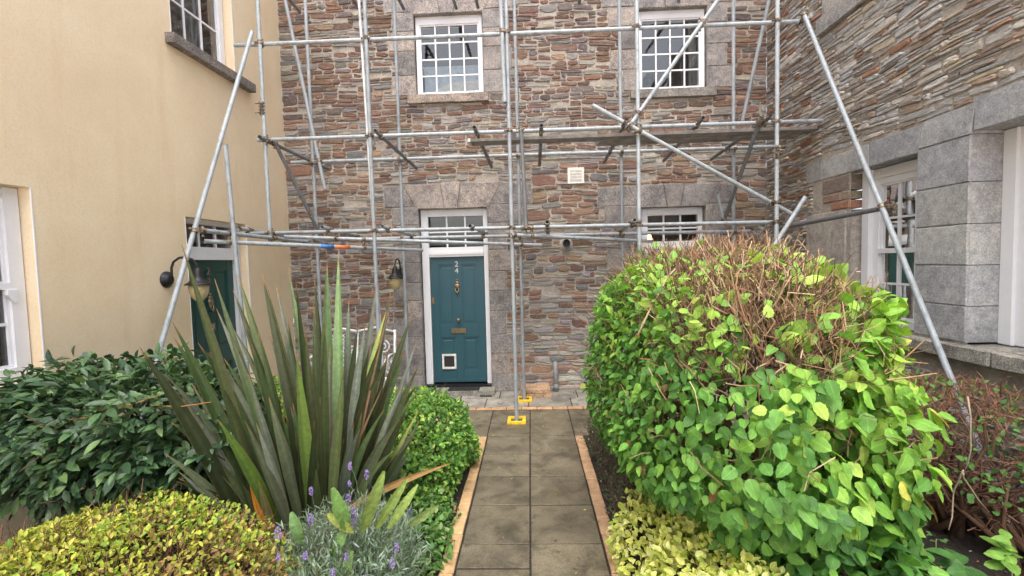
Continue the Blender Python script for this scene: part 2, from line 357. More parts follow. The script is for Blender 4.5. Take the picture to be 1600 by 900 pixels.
# ================================================================== WALL HELPERS
def rubble(F, parent, u0, u1, v0, v1, excl, pal, proud=(.012, .03), wr=(.09, .34), hr=(.025, .085), cu=.02, cv=.0125, seed=1,
           warp=.02, dens=1.0, namer='stone', big=.05, origin_px=True, flat_bottom=None):
    rnd = random.Random(seed)
    nu, nv = int((u1 - u0) / cu), int((v1 - v0) / cv); occ = np.zeros((nv, nu), bool)
    for (a, b, c, d) in excl:
        occ[max(0, int(round((c - v0) / cv))):max(0, int(round((d - v0) / cv))), max(0, int(round((a - u0) / cu))):max(0, int(round((b - u0) / cu)))] = True
    out = []
    for j in range(nv):
        row = occ[j]; i = 0
        while i < nu:
            if row[i]: i += 1; continue
            e = i
            while e < nu and not row[e]: e += 1
            run = e - i
            h = rnd.triangular(hr[0], hr[1], hr[0] + (hr[1] - hr[0]) * .3); wd = rnd.triangular(wr[0], wr[1], wr[0] + (wr[1] - wr[0]) * .35)
            if rnd.random() < big: h *= 1.7
            if h > .07: wd = max(wd, h * 1.3)
            W = max(2, int(wd / cu)); H = max(2, int(h / cv))
            if run < W + 4: W = run
            if i > 0 and occ[j, i - 1] and rnd.random() < .68:            # level up with the neighbour: rough courses
                t_ = j
                while t_ < nv and occ[t_, i - 1]: t_ += 1
                if 2 <= t_ - j <= hr[1] / cv * 1.2: H = t_ - j
            H = min(H, nv - j)
            while H > 1 and occ[j:j + H, i:i + W].any(): H -= 1
            occ[j:j + H, i:i + W] = True; out.append((u0 + i * cu, u0 + (i + W) * cu, v0 + j * cv, v0 + (j + H) * cv)); i += W
    stones = []
    for (a, b, c, d) in out:
        W, H = b - a, d - c
        if W < .03 or H < .014: continue
        if rnd.random() < (.03 if H > .04 else .10): continue
        mu, mv = (a + b) / 2, (c + d) / 2; g = rnd.uniform(.003, .0095)
        hw, hh = W / 2 - g, H / 2 - g * .8; pts = []; K = 12; pw = rnd.uniform(3.4, 9)
        sk = rnd.uniform(-.25, .25) * hh; tl, tr = rnd.triangular(-.1, .8, .1), rnd.triangular(-.1, .8, .1)
        ph = rnd.uniform(0, 6)
        for q in range(K):
            t = 2 * math.pi * (q + .5) / K; cs, sn = math.cos(t), math.sin(t)
            asp = max(.25, min(1, hh / hw * 1.5))
            r = (abs(cs) ** pw + abs(sn) ** pw) ** (-1 / pw)
            x = cs * r; yv = sn * r
            x = math.copysign(abs(x) ** asp, x)
            tap = 1 - (tr if x > 0 else tl) * max(0, abs(x) - .4) * .9
            yy = yv * hh * tap * (1 + .2 * rnd.uniform(-1, 1)) + sk * x
            xx = x * hw * (1 + .06 * rnd.uniform(-1, 1))
            U, V = mu + xx, mv + yy
            V += warp * noise.noise(Vector((U * .9, V * 1.1, seed))) + warp * .4 * noise.noise(Vector((U * 4, V * 5, seed + 3)))
            if any(ea - .001 < U < eb + .001 and ec < V < ed for (ea, eb, ec, ed) in excl):   # never over an opening or a dressed block
                U, V = mu + xx * .9, mv + yy * .8
            pts.append((U, V))
        n1 = rnd.uniform(*proud); s = MB(); s.cur = pal(mu, mv, W, H, rnd)
        s.prism(F, pts, -.02, n1, min(.011, hh * .55), min(.005, hh * .2), rnd.uniform(-.002, .004), (rnd.uniform(-.04, .04), rnd.uniform(-.12, .12)))
        p = F(mu, mv, 0); X, Y, D = project(p)
        vis = W * H / (D * D) if (-20 < X < 1620 and -20 < Y < 920 and D > 0) else 0
        stones.append((vis, s))
    stones.sort(key=lambda t: -t[0])
    big_, rest = stones[:292], stones[292:]
    for _, s in big_: s.build(namer, 'stone', parent)
    al = MB()
    for _, s in rest: al.add(s.v, s.f); al.c[-len(s.v):] = s.c
    al.build('small_stones', 'stone', parent, kind='stuff')

def mortar(F, parent, u0, u1, v0, v1, holes, step=.035, amp=.007):
    us = sorted(set([u0, u1] + [h for q in holes for h in q[:2] if u0 < h < u1])); vs_ = sorted(set([v0, v1] + [h for q in holes for h in q[2:] if v0 < h < v1]))
    def fill(a):
        r = [a[0]]
        for p, q in zip(a, a[1:]):
            n = max(1, int(round((q - p) / step))); r += [p + (q - p) * k / n for k in range(1, n + 1)]
        return r
    us, vs_ = fill(us), fill(vs_); mb = MB(); nu = len(us)
    for v in vs_:
        for u in us:
            h = amp * (noise.noise(Vector((u * 9, v * 14, 2))) + .8 * noise.noise(Vector((u * 30, v * 40, 7))))
            mb.v.append(F(u, v, h)[:]); mb.c.append((1, 1, 1))
    for j in range(len(vs_) - 1):
        for i in range(nu - 1):
            cu_, cv_ = (us[i] + us[i + 1]) / 2, (vs_[j] + vs_[j + 1]) / 2
            if any(a < cu_ < b and c < cv_ < d for a, b, c, d in holes): continue
            mb.f.append((j * nu + i, j * nu + i + 1, (j + 1) * nu + i + 1, (j + 1) * nu + i))
    return mb.build('mortar_wall', 'mortar', parent, smooth=True)

GRA = [(.295, .265, .25), (.265, .245, .235), (.32, .28, .255), (.25, .232, .225)]
def block(F, parent, poly, n0=-.2, n1=.014, mat='granite', c=None, ch=.007, name='granite_block', g=.0035):
    n = len(poly); cu = sum(p[0] for p in poly) / n; cv = sum(p[1] for p in poly) / n
    pl = [(u - math.copysign(g, u - cu), v - math.copysign(g, v - cv)) for u, v in poly]
    mb = MB(); k = random.uniform(.85, 1.12); cc = c or random.choice(GRA); mb.cur = tuple(x * k for x in cc)
    # split the long edges so the arrises are not ruler straight
    pp = []
    for i in range(n):
        a, b = pl[i], pl[(i + 1) % n]; m = max(1, int(math.hypot(b[0] - a[0], b[1] - a[1]) / .12))
        for q in range(m):
            t = q / m; jj = 0 if q == 0 else .0022
            pp.append((a[0] + (b[0] - a[0]) * t + random.uniform(-jj, jj), a[1] + (b[1] - a[1]) * t + random.uniform(-jj, jj)))
    mb.prism(F, pp, n0, n1 + random.uniform(-.003, .003), ch, .0015)
    return mb.build(name, mat, parent)
def rect(a, b, c, d): return [(a, c), (b, c), (b, d), (a, d)]
def jambs(F, parent, edge, side, v0, v1, widths=(.24, .42), hs_=(.27, .37), rnd=None, mat='granite', c=None):
    ex = []; v = v0; k = random.randint(0, 1)
    while v < v1 - .02:
        h = random.uniform(*hs_)
        if v1 - v - h < .2: h = v1 - v
        wd = widths[k % 2] + random.uniform(-.03, .03); k += 1
        a, b = (edge - wd, edge) if side < 0 else (edge, edge + wd)
        block(F, parent, rect(a, b, v, v + h), mat=mat, c=c); ex.append((a, b, v, v + h)); v += h
    return ex
def flat_arch(F, parent, u0, u1, vb, vt, out0, out1, keyw=.2, splay=.2, wings=True):
    m = (u0 + u1) / 2 + random.uniform(-.03, .03); k2, k3 = keyw / 2, keyw / 2 + .055
    block(F, parent, [(m - k2, vb - .006), (m + k2, vb - .006), (m + k3, vt + .01), (m - k3, vt + .01)], n1=.026)
    block(F, parent, [(u0 - .03, vb), (m - k2, vb), (m - k3, vt), (u0 - splay, vt)])
    block(F, parent, [(m + k2, vb), (u1 + .03, vb), (u1 + splay, vt), (m + k3, vt)])
    block(F, parent, [(out0, vb + .04), (u0 - .04, vb + .04), (u0 - splay - .01, vt - .005), (out0, vt - .03)])
    block(F, parent, [(u1 + .04, vb + .04), (out1, vb + .04), (out1, vt - .05), (u1 + splay + .01, vt - .005)])
    block(F, parent, rect(out0 + .1, u0, vb - .24, vb + .035)); block(F, parent, rect(u1, out1 - .12, vb - .24, vb + .035))
    return [(out0, out1, vb + .03, vt + .01), (out0 + .1, u0, vb - .24, vb + .05), (u1, out1 - .12, vb - .24, vb + .05), (u0, u1, vb - .01, vb + .05)]

def bars(F, parent, u0, u1, v0, v1, cols, rows, n, bw=.022, mat='white', meet=None):
    # glazing bars and panes of one sash, parent is the window part
    cu = [u0 + (u1 - u0) * i / cols for i in range(cols + 1)]; cv = [v0 + (v1 - v0) * j / rows for j in range(rows + 1)]
    for i in range(1, cols): MB().box(F, cu[i] - bw / 2, cu[i] + bw / 2, v0, v1, n - .02, n + .014, .003).build('glazing_bar', mat, parent)
    for j in range(1, rows): MB().box(F, u0, u1, cv[j] - bw / 2, cv[j] + bw / 2, n - .02, n + .011, .003).build('glazing_bar', mat, parent)
    for i in range(cols):
        for j in range(rows):
            t = random.uniform(-.004, .004)
            P = [F(cu[i], cv[j], n + t), F(cu[i + 1], cv[j], n - t), F(cu[i + 1], cv[j + 1], n - t), F(cu[i], cv[j + 1], n + t)]
            MB().add(P, [(0, 1, 2, 3)]).build('pane', 'glass', parent)
def window(F, parent, u0, u1, v0, v1, cols, rows, n=-.12, fw=.07, head=.07, foot=.07, mat='white', label=None):
    f = MB(); d0, d1 = n - .06, n + .03
    f.box(F, u0, u0 + fw, v0, v1, d0, d1, .005); f.box(F, u1 - fw, u1, v0, v1, d0, d1, .005)
    f.box(F, u0 + fw, u1 - fw, v1 - head, v1, d0, d1 - .004, .005); f.box(F, u0 + fw, u1 - fw, v0, v0 + foot, d0, d1 + .006, .005)
    # inner step of the sash
    s = .02
    f.box(F, u0 + fw, u0 + fw + s, v0 + foot, v1 - head, d0, d1 - .02); f.box(F, u1 - fw - s, u1 - fw, v0 + foot, v1 - head, d0, d1 - .02)
    f.box(F, u0 + fw + s, u1 - fw - s, v1 - head - s, v1 - head, d0, d1 - .021); f.box(F, u0 + fw + s, u1 - fw - s, v0 + foot, v0 + foot + s, d0, d1 - .021)
    wdw = f.build('window', mat, parent)
    bars(F, wdw, u0 + fw + s, u1 - fw - s, v0 + foot + s, v1 - head - s, cols, rows, n - .01)
    return wdw
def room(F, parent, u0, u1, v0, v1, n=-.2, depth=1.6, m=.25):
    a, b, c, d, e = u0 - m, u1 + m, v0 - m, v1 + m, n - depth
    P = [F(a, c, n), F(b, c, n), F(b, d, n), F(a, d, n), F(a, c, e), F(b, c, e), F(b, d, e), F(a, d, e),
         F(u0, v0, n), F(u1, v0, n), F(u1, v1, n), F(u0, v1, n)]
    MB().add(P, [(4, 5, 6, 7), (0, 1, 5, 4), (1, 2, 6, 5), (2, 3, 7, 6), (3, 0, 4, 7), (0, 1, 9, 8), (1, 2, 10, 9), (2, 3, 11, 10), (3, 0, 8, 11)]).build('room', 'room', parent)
def curtain(F, parent, u0, u1, v0, v1, n, mat='curtain', fold=.03, per=.09):
    mb = MB(); k = max(4, int((u1 - u0) / .015)); vs = []
    for i in range(k + 1):
        u = u0 + (u1 - u0) * i / k; nn = n + fold * math.sin(u / per * 6.28) + .3 * fold * math.sin(u * 171)
        vs += [F(u, v0, nn), F(u, v1, nn * .98)]
    mb.add(vs, [(2 * i, 2 * i + 2, 2 * i + 3, 2 * i + 1) for i in range(k)]); return mb.build('curtain', mat, parent, smooth=True)
def text3(s, loc, size, rot, mat, parent, name='number', ext=.004):
    cu = bpy.data.curves.new(name, 'FONT'); cu.body = s; cu.size = size; cu.extrude = ext; cu.bevel_depth = .0012
    cu.align_x = 'CENTER'; cu.align_y = 'CENTER'; cu.materials.append(M[mat])
    tmp = bpy.data.objects.new('tmp', cu); col.objects.link(tmp); bpy.context.view_layer.update()
    me = bpy.data.meshes.new_from_object(tmp.evaluated_get(bpy.context.evaluated_depsgraph_get())); bpy.data.objects.remove(tmp); bpy.data.curves.remove(cu)
    o = link(name, me, parent, None, loc); o.rotation_euler = rot; return o

def door(F, parent, u0, u1, v0, v1, n, mat, flap=False):
    """Six-piece panelled door: leaf with recessed panels, everything mounted on it as sub-parts."""
    w_, h_ = u1 - u0, v1 - v0; mb = MB(); st = .115; mid = (u0 + u1) / 2
    lock0, lock1 = v0 + h_ * .36, v0 + h_ * .455
    mb.box(F, u0, u0 + st, v0, v1, n - .045, n, .003); mb.box(F, u1 - st, u1, v0, v1, n - .045, n, .003)
    mb.box(F, mid - .055, mid + .055, v0, v1, n - .045, n - .0005, .003)
    for (a, b) in ((v0, v0 + .17), (lock0, lock1), (v1 - .12, v1)):
        for (c, d) in ((u0 + st, mid - .055), (mid + .055, u1 - st)): mb.box(F, c, d, a, b, n - .045, n - .001, .003)
    leaf = mb.build('door', mat, parent)
    for (c, d) in ((u0 + st, mid - .055), (mid + .055, u1 - st)):
        for (a, b) in ((v0 + .17, lock0), (lock1, v1 - .12)):
            p = MB(); p.box(F, c - .002, d + .002, a - .002, b + .002, n - .04, n - .018, .002)
            for k, (e, f_) in enumerate(((.012, .0), (.03, -.009))):      # moulding
                p.box(F, c, c + e + .004, a, b, n - .03, n - .006 + f_, .003); p.box(F, d - e - .004, d, a, b, n - .03, n - .006 + f_, .003)
                p.box(F, c, d, a, a + e + .004, n - .03, n - .0065 + f_, .003); p.box(F, c, d, b - e - .004, b, n - .03, n - .0065 + f_, .003)
            p.box(F, c + .05, d - .05, a + .05, b - .05, n - .03, n - .012, .008)
            p.build('door_panel', mat, leaf)
    MB().box(F, u0 + .01, u1 - .01, v0 - .002, v0 + .045, n - .01, n + .022, .01).build('weather_bar', mat, leaf)
    return leaf, mid
def knob(F, parent, u, v, n, mat='brass', r=.03):
    MB().lathe(F(u, v, n), F.N, [(r * .8, 0), (r * .8, .005), (r * .35, .01), (r * .35, .03), (r * .8, .036), (r, .05), (r * .85, .066), (r * .3, .072)], 16).build('knob', mat, parent, smooth=True)
def knocker(F, parent, u, v, n, mat='brass'):
    k = MB(); k.lathe(F(u, v + .05, n), F.N, [(.012, 0), (.03, .004), (.03, .012), (.018, .02)], 14)
    k.prism(F, [(u - .03, v + .035), (u + .03, v + .035), (u + .042, v + .005), (u + .03, v - .04), (u, v - .06), (u - .03, v - .04), (u - .042, v + .005)], n, n + .024, .01)
    k.lathe(F(u, v + .095, n + .004), F.N, [(.016, 0), (.016, .008), (.006, .016)], 12)
    k.tube([F(u - .03, v - .03, n + .015), F(u - .022, v - .085, n + .03), F(u, v - .1, n + .03), F(u + .022, v - .085, n + .03), F(u + .03, v - .03, n + .015)], .007, 6)
    k.lathe(F(u, v - .1, n + .004), F.N, [(.015, 0), (.018, .03), (.008, .04)], 12); k.build('knocker', mat, parent, smooth=True)

# ================================================================== CENTRE HOUSE (stone facade)
house = thing('stone_house', 'two-storey brown and grey rubble-stone house straight ahead with the teal door numbered 24', 'house', (0, WY, 0))
op = dict(d24=(-1.70, -.64, .0, 2.86), d2=(1.70, 2.66, .0, 2.78), w1=(-1.67, -.63, 4.58, 5.77), w2=(1.67, 2.69, 4.52, 5.70))
ex = []
def holes(): return list(op.values())
random.seed(21)
ex += flat_arch(FA, house, -1.70, -.64, 2.86, 3.24, -2.22, .05, .2, .22)
ex += flat_arch(FA, house, 1.70, 2.66, 2.78, 3.12, 1.05, 3.1, .2, .2)
ex += flat_arch(FA, house, -1.67, -.63, 5.77, 6.12, -2.1, -.2, .2, .2)
ex += flat_arch(FA, house, 1.67, 2.69, 5.70, 6.06, 1.15, 3.1, .2, .2)
ex += jambs(FA, house, -1.70, -1, 0, 2.62, (.25, .42)); ex += jambs(FA, house, -.64, 1, 0, 2.62, (.27, .43))
ex += jambs(FA, house, 1.70, -1, 0, 2.54, (.26, .5)); ex += jambs(FA, house, 2.66, 1, 0, 2.54, (.25, .42))
ex += jambs(FA, house, -1.67, -1, 4.58, 5.53, (.22, .38)); ex += jambs(FA, house, -.63, 1, 4.58, 5.53, (.3, .42))
ex += jambs(FA, house, 1.67, -1, 4.52, 5.46, (.22, .42)); ex += jambs(FA, house, 2.69, 1, 4.52, 5.46, (.28, .4))
for (a, b, c, d) in ((-1.79, -.56, 4.44, 4.57), (1.55, 2.81, 4.385, 4.515)):
    block(FA, house, rect(a, b, c, d), -.2, .075, c=(.30, .25, .215) if a < 0 else (.25, .235, .215), name='window_sill'); ex.append((a, b, c, d))
ex += holes()
P_F = [((.33, .305, .275), 36), ((.34, .295, .245), 22), ((.27, .25, .235), 18), ((.235, .14, .10), 10), ((.185, .115, .088), 9), ((.165, .135, .13), 6), ((.30, .205, .14), 7), ((.20, .20, .20), 9)]
def pal_front(u, v, W, H, r):
    wts = [w_ for _, w_ in P_F]
    if v > 4.2: wts = [20, 10, 12, 14, 16, 18, 4, 8]
    if v < 1.1: wts = [40, 22, 25, 4, 2, 3, 3, 10]
    if H > .058: wts = [a * b for a, b in zip(wts, (.35, .5, .6, 3, 3, 2, 1.6, .8))]
    elif H < .04: wts = [a * b for a, b in zip(wts, (1.6, 1.4, 1.2, .5, .5, .6, .5, 1))]
    c = r.choices([c for c, _ in P_F], wts)[0]; k = r.uniform(.78, 1.22); lo = max(0, (1.1 - v)) * .35
    return tuple(x * k * (1 + lo) + lo * .03 for x in (c[0], c[1] * r.uniform(.95, 1.06), c[2] * r.uniform(.92, 1.08)))
mortar(FA, house, LX, RX, -.05, 7.0, holes())
rubble(FA, house, LX, RX, 0, 6.25, ex, pal_front, proud=(.005, .022), wr=(.10, .46), hr=(.032, .12), seed=5, warp=.035, big=.1)
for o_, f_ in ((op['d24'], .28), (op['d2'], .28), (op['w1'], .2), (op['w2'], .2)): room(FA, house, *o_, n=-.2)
# backs of the reveals above and below: joined to the lintels
def upper(o_, cols=4, rows=4, **k): return window(FA, house, o_[0] + .012, o_[1] - .012, o_[2], o_[3] - .0, cols, rows, n=-.1, fw=.055, head=.115, foot=.05, **k)
upper(op['w1']); upper(op['w2'])
# pale pieces added for reflections in the left panes; board and curtain at right
MB().box(FA, -1.66, -.66, 4.5, 5.13, -.34, -.325).build('pale_sheet', 'pale_sheet', house)
MB().prism(FA, [(-1.5, 4.62), (-.66, 4.62), (-.66, 4.90), (-1.2, 4.86), (-1.47, 4.74)], -.31, -.3, .004).build('pale_shape', 'plastic', house)
MB().prism(FA, [(1.68, 4.5), (1.86, 4.5), (2.12, 4.98), (1.68, 4.93)], -.5, -.46, .004).build('pale_shape', 'pale_sheet', house)
curtain(FA, house, 2.52, 2.68, 4.5, 5.7, -.3); 
def doorset(o_, mat, num, knockers=True, flap=False):
    a, b, c, d = o_; n = -.12; fr = MB(); th = .10                                         # threshold height
    fr.box(FA, a + .01, a + .12, th, d, n - .07, n + .02, .005); fr.box(FA, b - .075, b - .01, th, d, n - .07, n + .02, .005)
    fr.box(FA, a + .12, b - .075, d - .11, d, n - .07, n + .016, .005); fr.box(FA, a + .12, b - .075, 2.12, 2.27, n - .07, n + .028, .006)
    fr.box(FA, a + .12, b - .075, 2.155, 2.2, n, n + .042, .006)
    frame = fr.build('door_frame', 'white', house)
    bars(FA, frame, a + .12, b - .075, 2.27, d - .11, 3, 2, n - .03, .024)
    leaf, mid = door(FA, house, a + .13, b - .085, th + .03, 2.12, n - .015, mat)
    MB().box(FA, a + .005, b - .005, .068, th, -.25, -.02, .006).build('threshold', 'black', house); st_ = MB(); st_.cur = (.26, .25, .22); st_.box(FA, a + .003, b - .003, -.04, .067, -.25, .012, .01); st_.build('sill_stone', 'granite', house)
    return leaf, mid, n - .015
leaf, mid, dn = doorset(op['d24'], 'teal', '24')
ROTF = (math.pi / 2, 0, 0)
text3('2', FA(mid - .01, 2.0, dn + .004), .12, ROTF, 'silver', leaf); text3('4', FA(mid - .01, 1.895, dn + .004), .12, ROTF, 'silver', leaf)
knocker(FA, leaf, mid - .01, 1.66, dn); knob(FA, leaf, mid, 1.12, dn)
lp = MB(); lp.box(FA, mid - .125, mid + .115, .905, .985, dn, dn + .012, .004); lp.box(FA, mid - .095, mid + .085, .925, .965, dn + .01, dn + .02, .003); lp.build('letter_plate', 'brass', leaf)
lk = MB(); lk.box(FA, mid - .425, mid - .375, 1.38, 1.48, dn, dn + .012, .004); lk.lathe(FA(mid - .4, 1.43, dn + .012), FA.N, [(.016, 0), (.016, .01), (.004, .012)], 12); lk.build('door_lock', 'brass', leaf)
cf = MB(); a, b, c, d = mid - .285, mid - .06, .335, .575
cf.box(FA, a, a + .03, c, d, dn - .01, dn + .02, .004); cf.box(FA, b - .03, b, c, d, dn - .01, dn + .02, .004)
cf.box(FA, a + .03, b - .03, c, c + .035, dn - .01, dn + .019, .004); cf.box(FA, a + .03, b - .03, d - .03, d, dn - .01, dn + .019, .004); cf.build('cat_flap', 'plastic', leaf)
MB().box(FA, a + .03, b - .03, c + .035, d - .03, dn - .008, dn + .004).build('flap_pane', 'rubber', leaf)
leaf2, mid2, dn2 = doorset(op['d2'], 'green', '25')
# lit table lamp and furniture glimpsed through the right-hand fanlight
MB().lathe(FA(1.98, 2.33, -.8), (0, 0, 1), [(.03, -.12), (.035, -.02), (.09, 0), (.055, .12)], 14).build('table_lamp', 'lamp', house)
MB().box(FA, 1.75, 1.95, 2.1, 2.33, -.9, -.7, .01).build('cabinet', 'blotch', house)

# ================================================================== LEFT HOUSE (cream render)
lh = thing('rendered_house', 'cream rendered house along the left edge with a dark green door numbered 23', 'house', (LX, 4, 0))
lop = dict(d=(4.96, 6.05, .0, 2.60), w=(2.30, 3.39, 1.22, 2.66), u=(4.93, 6.0, 4.51, 5.95))
def plain_wall(F, parent, u0, u1, v0, v1, hl, mat, rev=.14):
    us = sorted(set([u0, u1] + [x for q in hl for x in q[:2]])); vs = sorted(set([v0, v1] + [x for q in hl for x in q[2:]])); mb = MB()
    for a, b in zip(us, us[1:]):
        for c, d in zip(vs, vs[1:]):
            if any(q[0] < (a + b) / 2 < q[1] and q[2] < (c + d) / 2 < q[3] for q in hl): continue
            mb.add([F(a, c), F(b, c), F(b, d), F(a, d)], [(0, 1, 2, 3)])
    for (a, b, c, d) in hl:
        mb.add([F(a, c), F(b, c), F(b, d), F(a, d), F(a, c, -rev), F(b, c, -rev), F(b, d, -rev), F(a, d, -rev)], [(0, 1, 5, 4), (1, 2, 6, 5), (2, 3, 7, 6), (3, 0, 4, 7)])
    return mb.build('wall', mat, parent)
plain_wall(FL, lh, -2.0, WY, -.05, 7.0, list(lop.values()), 'render', .22)
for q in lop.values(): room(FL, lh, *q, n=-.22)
for q, sides in ((lop['w'], (1,)), (lop['u'], (0, 1)), (lop['d'], (0, 1))):
    for s_ in sides:
        u = q[s_]; MB().box(FL, u - .006 if s_ == 0 else u - .001, u + .001 if s_ == 0 else u + .006, q[2], q[3], -.005, .0035).build('edge_bead', 'white', lh)
block(FL, lh, rect(4.83, 6.3, 4.39, 4.5), -.2, .1, c=(.24, .215, .195), name='window_sill')
block(FL, lh, rect(2.2, 3.5, 1.12, 1.215), -.2, .08, c=(.24, .215, .195), name='window_sill')
wl = window(FL, lh, 2.31, 3.38, 1.22, 2.655, 3, 4, n=-.12, fw=.10, head=.08, foot=.1)
MB().box(FL, 2.41, 3.28, 1.9, 1.95, -.15, -.085, .004).build('meeting_rail', 'white', wl)
MB().prism(FL, [(3.24, 1.86), (3.29, 1.8), (3.31, 1.8), (3.31, 1.9), (3.24, 1.9)], -.1, -.07, .004).build('sash_horn', 'white', wl)
curtain(FL, lh, 2.9, 3.3, 1.25, 2.6, -.32, 'curtain')
wu = window(FL, lh, 4.94, 5.985, 4.51, 5.94, 3, 3, n=-.14, fw=.08, head=.08, foot=.06)
curtain(FL, lh, 4.95, 5.75, 4.5, 5.9, -.27); 
# door 23
fr = MB(); n = -.12
for (a, b, c, d) in ((4.97, 5.05, .1, 2.6), (5.93, 6.04, .1, 2.6), (5.05, 5.93, 2.545, 2.6), (5.05, 5.93, 2.13, 2.28)): fr.box(FL, a, b, c, d, n - .07, n + .02 + (.004 if b - a > .2 else 0), .005)
frame = fr.build('door_frame', 'white', lh); bars(FL, frame, 5.05, 5.93, 2.28, 2.545, 3, 1, n - .03, .024)
leafL, midL = door(FL, lh, 5.055, 5.925, .13, 2.13, n - .015, 'green'); dn = n - .015
MB().box(FL, 4.97, 6.04, 0, .1, -.25, 0, .01).build('threshold', 'black', lh)
ROTL = (math.pi / 2, 0, math.pi / 2)
midL -= .03
text3('2', FL(midL, 1.99, dn + .004), .13, ROTL, 'brass', leafL); text3('3', FL(midL, 1.86, dn + .004), .13, ROTL, 'brass', leafL)
knocker(FL, leafL, midL, 1.62, dn); 
MB().box(FL, midL - .06, midL + .06, 1.27, 1.36, dn, dn + .01, .003).build('number_plate', 'brass', leafL)
text3('23', FL(midL, 1.315, dn + .012), .075, ROTL, 'silver', leafL, ext=.002)
lp = MB(); lp.box(FL, midL - .12, midL + .12, .94, 1.02, dn, dn + .012, .004); lp.build('letter_plate', 'brass', leafL); knob(FL, leafL, midL, .82, dn)

# ================================================================== RIGHT WING (stone side wall)
rh = thing('stone_house', 'pale slate-stone wing along the right edge with grey dressed lintels', 'house', (RX, 4, 0))
rop = dict(w=(4.42, 5.30, 1.24, 2.90), d=(2.70, 3.90, 1.24, 2.96), u=(4.2, 5.32, 4.80, 6.2))
LIM = [(.27, .27, .27), (.30, .295, .285), (.25, .25, .255)]
rex = []
def lblock(poly, n0=-.34, n1=.016, c=None, nm='dressed_block', ch=.005): return block(FR, rh, poly, n0, n1, 'limestone', c or random.choice(LIM), ch, nm, .003)
for a, b in ((5.80, 6.12), (5.02, 5.80)): lblock(rect(a, b, 2.90, 3.14))
lblock([(4.40, 2.90), (5.02, 2.90), (5.02, 3.15), (4.36, 3.15)]); lblock([(3.90, 2.93), (4.40, 2.93), (4.36, 3.16), (3.86, 3.17)])
lblock(rect(2.55, 3.88, 2.95, 3.21)); lblock(rect(1.6, 2.55, 2.95, 3.21))
rex += [(1.6, 6.12, 2.88, 3.17), (1.6, 3.9, 3.1, 3.22)]
v = 1.25
for h in (.30, .335, .335, .335, .375): lblock(rect(3.90, 4.42, v, v + h), ch=.008); v += h
rex.append((3.88, 4.42, 1.2, 2.95))
lblock(rect(5.36, 6.1, 1.8, 2.5), -.2, .02, (.30, .27, .24)); lblock(rect(5.31, 6.0, 1.25, 1.8), -.2, .02, (.28, .26, .24)); rex += [(5.31, 6.1, 1.25, 2.5)]
block(FR, rh, rect(5.31, 5.62, 2.51, 2.60), -.15, .02, 'stone', (.34, .16, .10), .008, 'red_brick'); block(FR, rh, rect(5.45, 5.78, 2.61, 2.70), -.15, .02, 'stone', (.30, .2, .15), .008, 'stone')
block(FR, rh, rect(5.31, 5.45, 2.61, 2.70), -.15, .012, 'stone', (.25, .2, .14), .008, 'red_brick'); block(FR, rh, rect(5.31, 5.8, 2.71, 2.88), -.15, .012, 'stone', (.2, .16, .13), .008, 'stone')
rex += [(5.31, 5.8, 2.5, 2.9)]
for a, b in ((4.9, 6.0), (3.6, 4.9), (2.3, 3.6), (1.0, 2.3)):
    block(FR, rh, rect(a, b, 1.12, 1.235), -.34, .11, 'granite', (.30, .285, .25), .014, 'stone_ledge')
rex.append((1.0, 6.0, .95, 1.24))
block(FR, rh, rect(4.1, 5.86, 4.60, 4.79), -.2, .07, 'granite', (.30, .285, .27), .01, 'window_sill'); block(FR, rh, rect(2.6, 4.1, 4.60, 4.79), -.2, .07, 'granite', (.30, .285, .27), .01, 'window_sill')
block(FR, rh, rect(5.33, 5.83, 4.80, 5.12), -.2, .014, 'granite', (.31, .29, .27)); block(FR, rh, rect(5.33, 5.7, 5.12, 5.45), -.2, .014); block(FR, rh, rect(5.33, 5.9, 5.45, 5.8), -.2, .014)
rex += [(2.6, 5.86, 4.58, 4.8), (5.33, 5.83, 4.8, 5.8)]
rex += list(rop.values())
P_R = [((.50, .48, .455), 32), ((.52, .48, .42), 20), ((.42, .42, .415), 22), ((.54, .47, .35), 8), ((.38, .29, .23), 7), ((.36, .20, .13), 3), ((.29, .25, .215), 10)]
def pal_right(u, v, W, H, r):
    wts = [w_ for _, w_ in P_R]
    if u > 5.9: wts = [14, 10, 18, 6, 14, 8, 20]
    c = r.choices([c for c, _ in P_R], wts)[0]; k = r.uniform(.75, 1.25); return tuple(x * k for x in c)
mortar(FR, rh, .2, WY, -.05, 7.0, list(rop.values()), amp=.009)
rubble(FR, rh, 1.6, WY - .04, 3.0, 6.25, rex, pal_right, proud=(.006, .034), wr=(.09, .42), hr=(.024, .088), cv=.01, seed=9, warp=.045)
def rest(u0, u1, v0, v1, seed, dens=1.0):       # lower strips: joined small stones
    pass
rr = thing  # (kept short)
_keep = len(bpy.data.objects)
rubble2_args = [(5.98, WY - .04, 0, 3.0, 31), (2.2, 5.98, 0, .95, 37)]
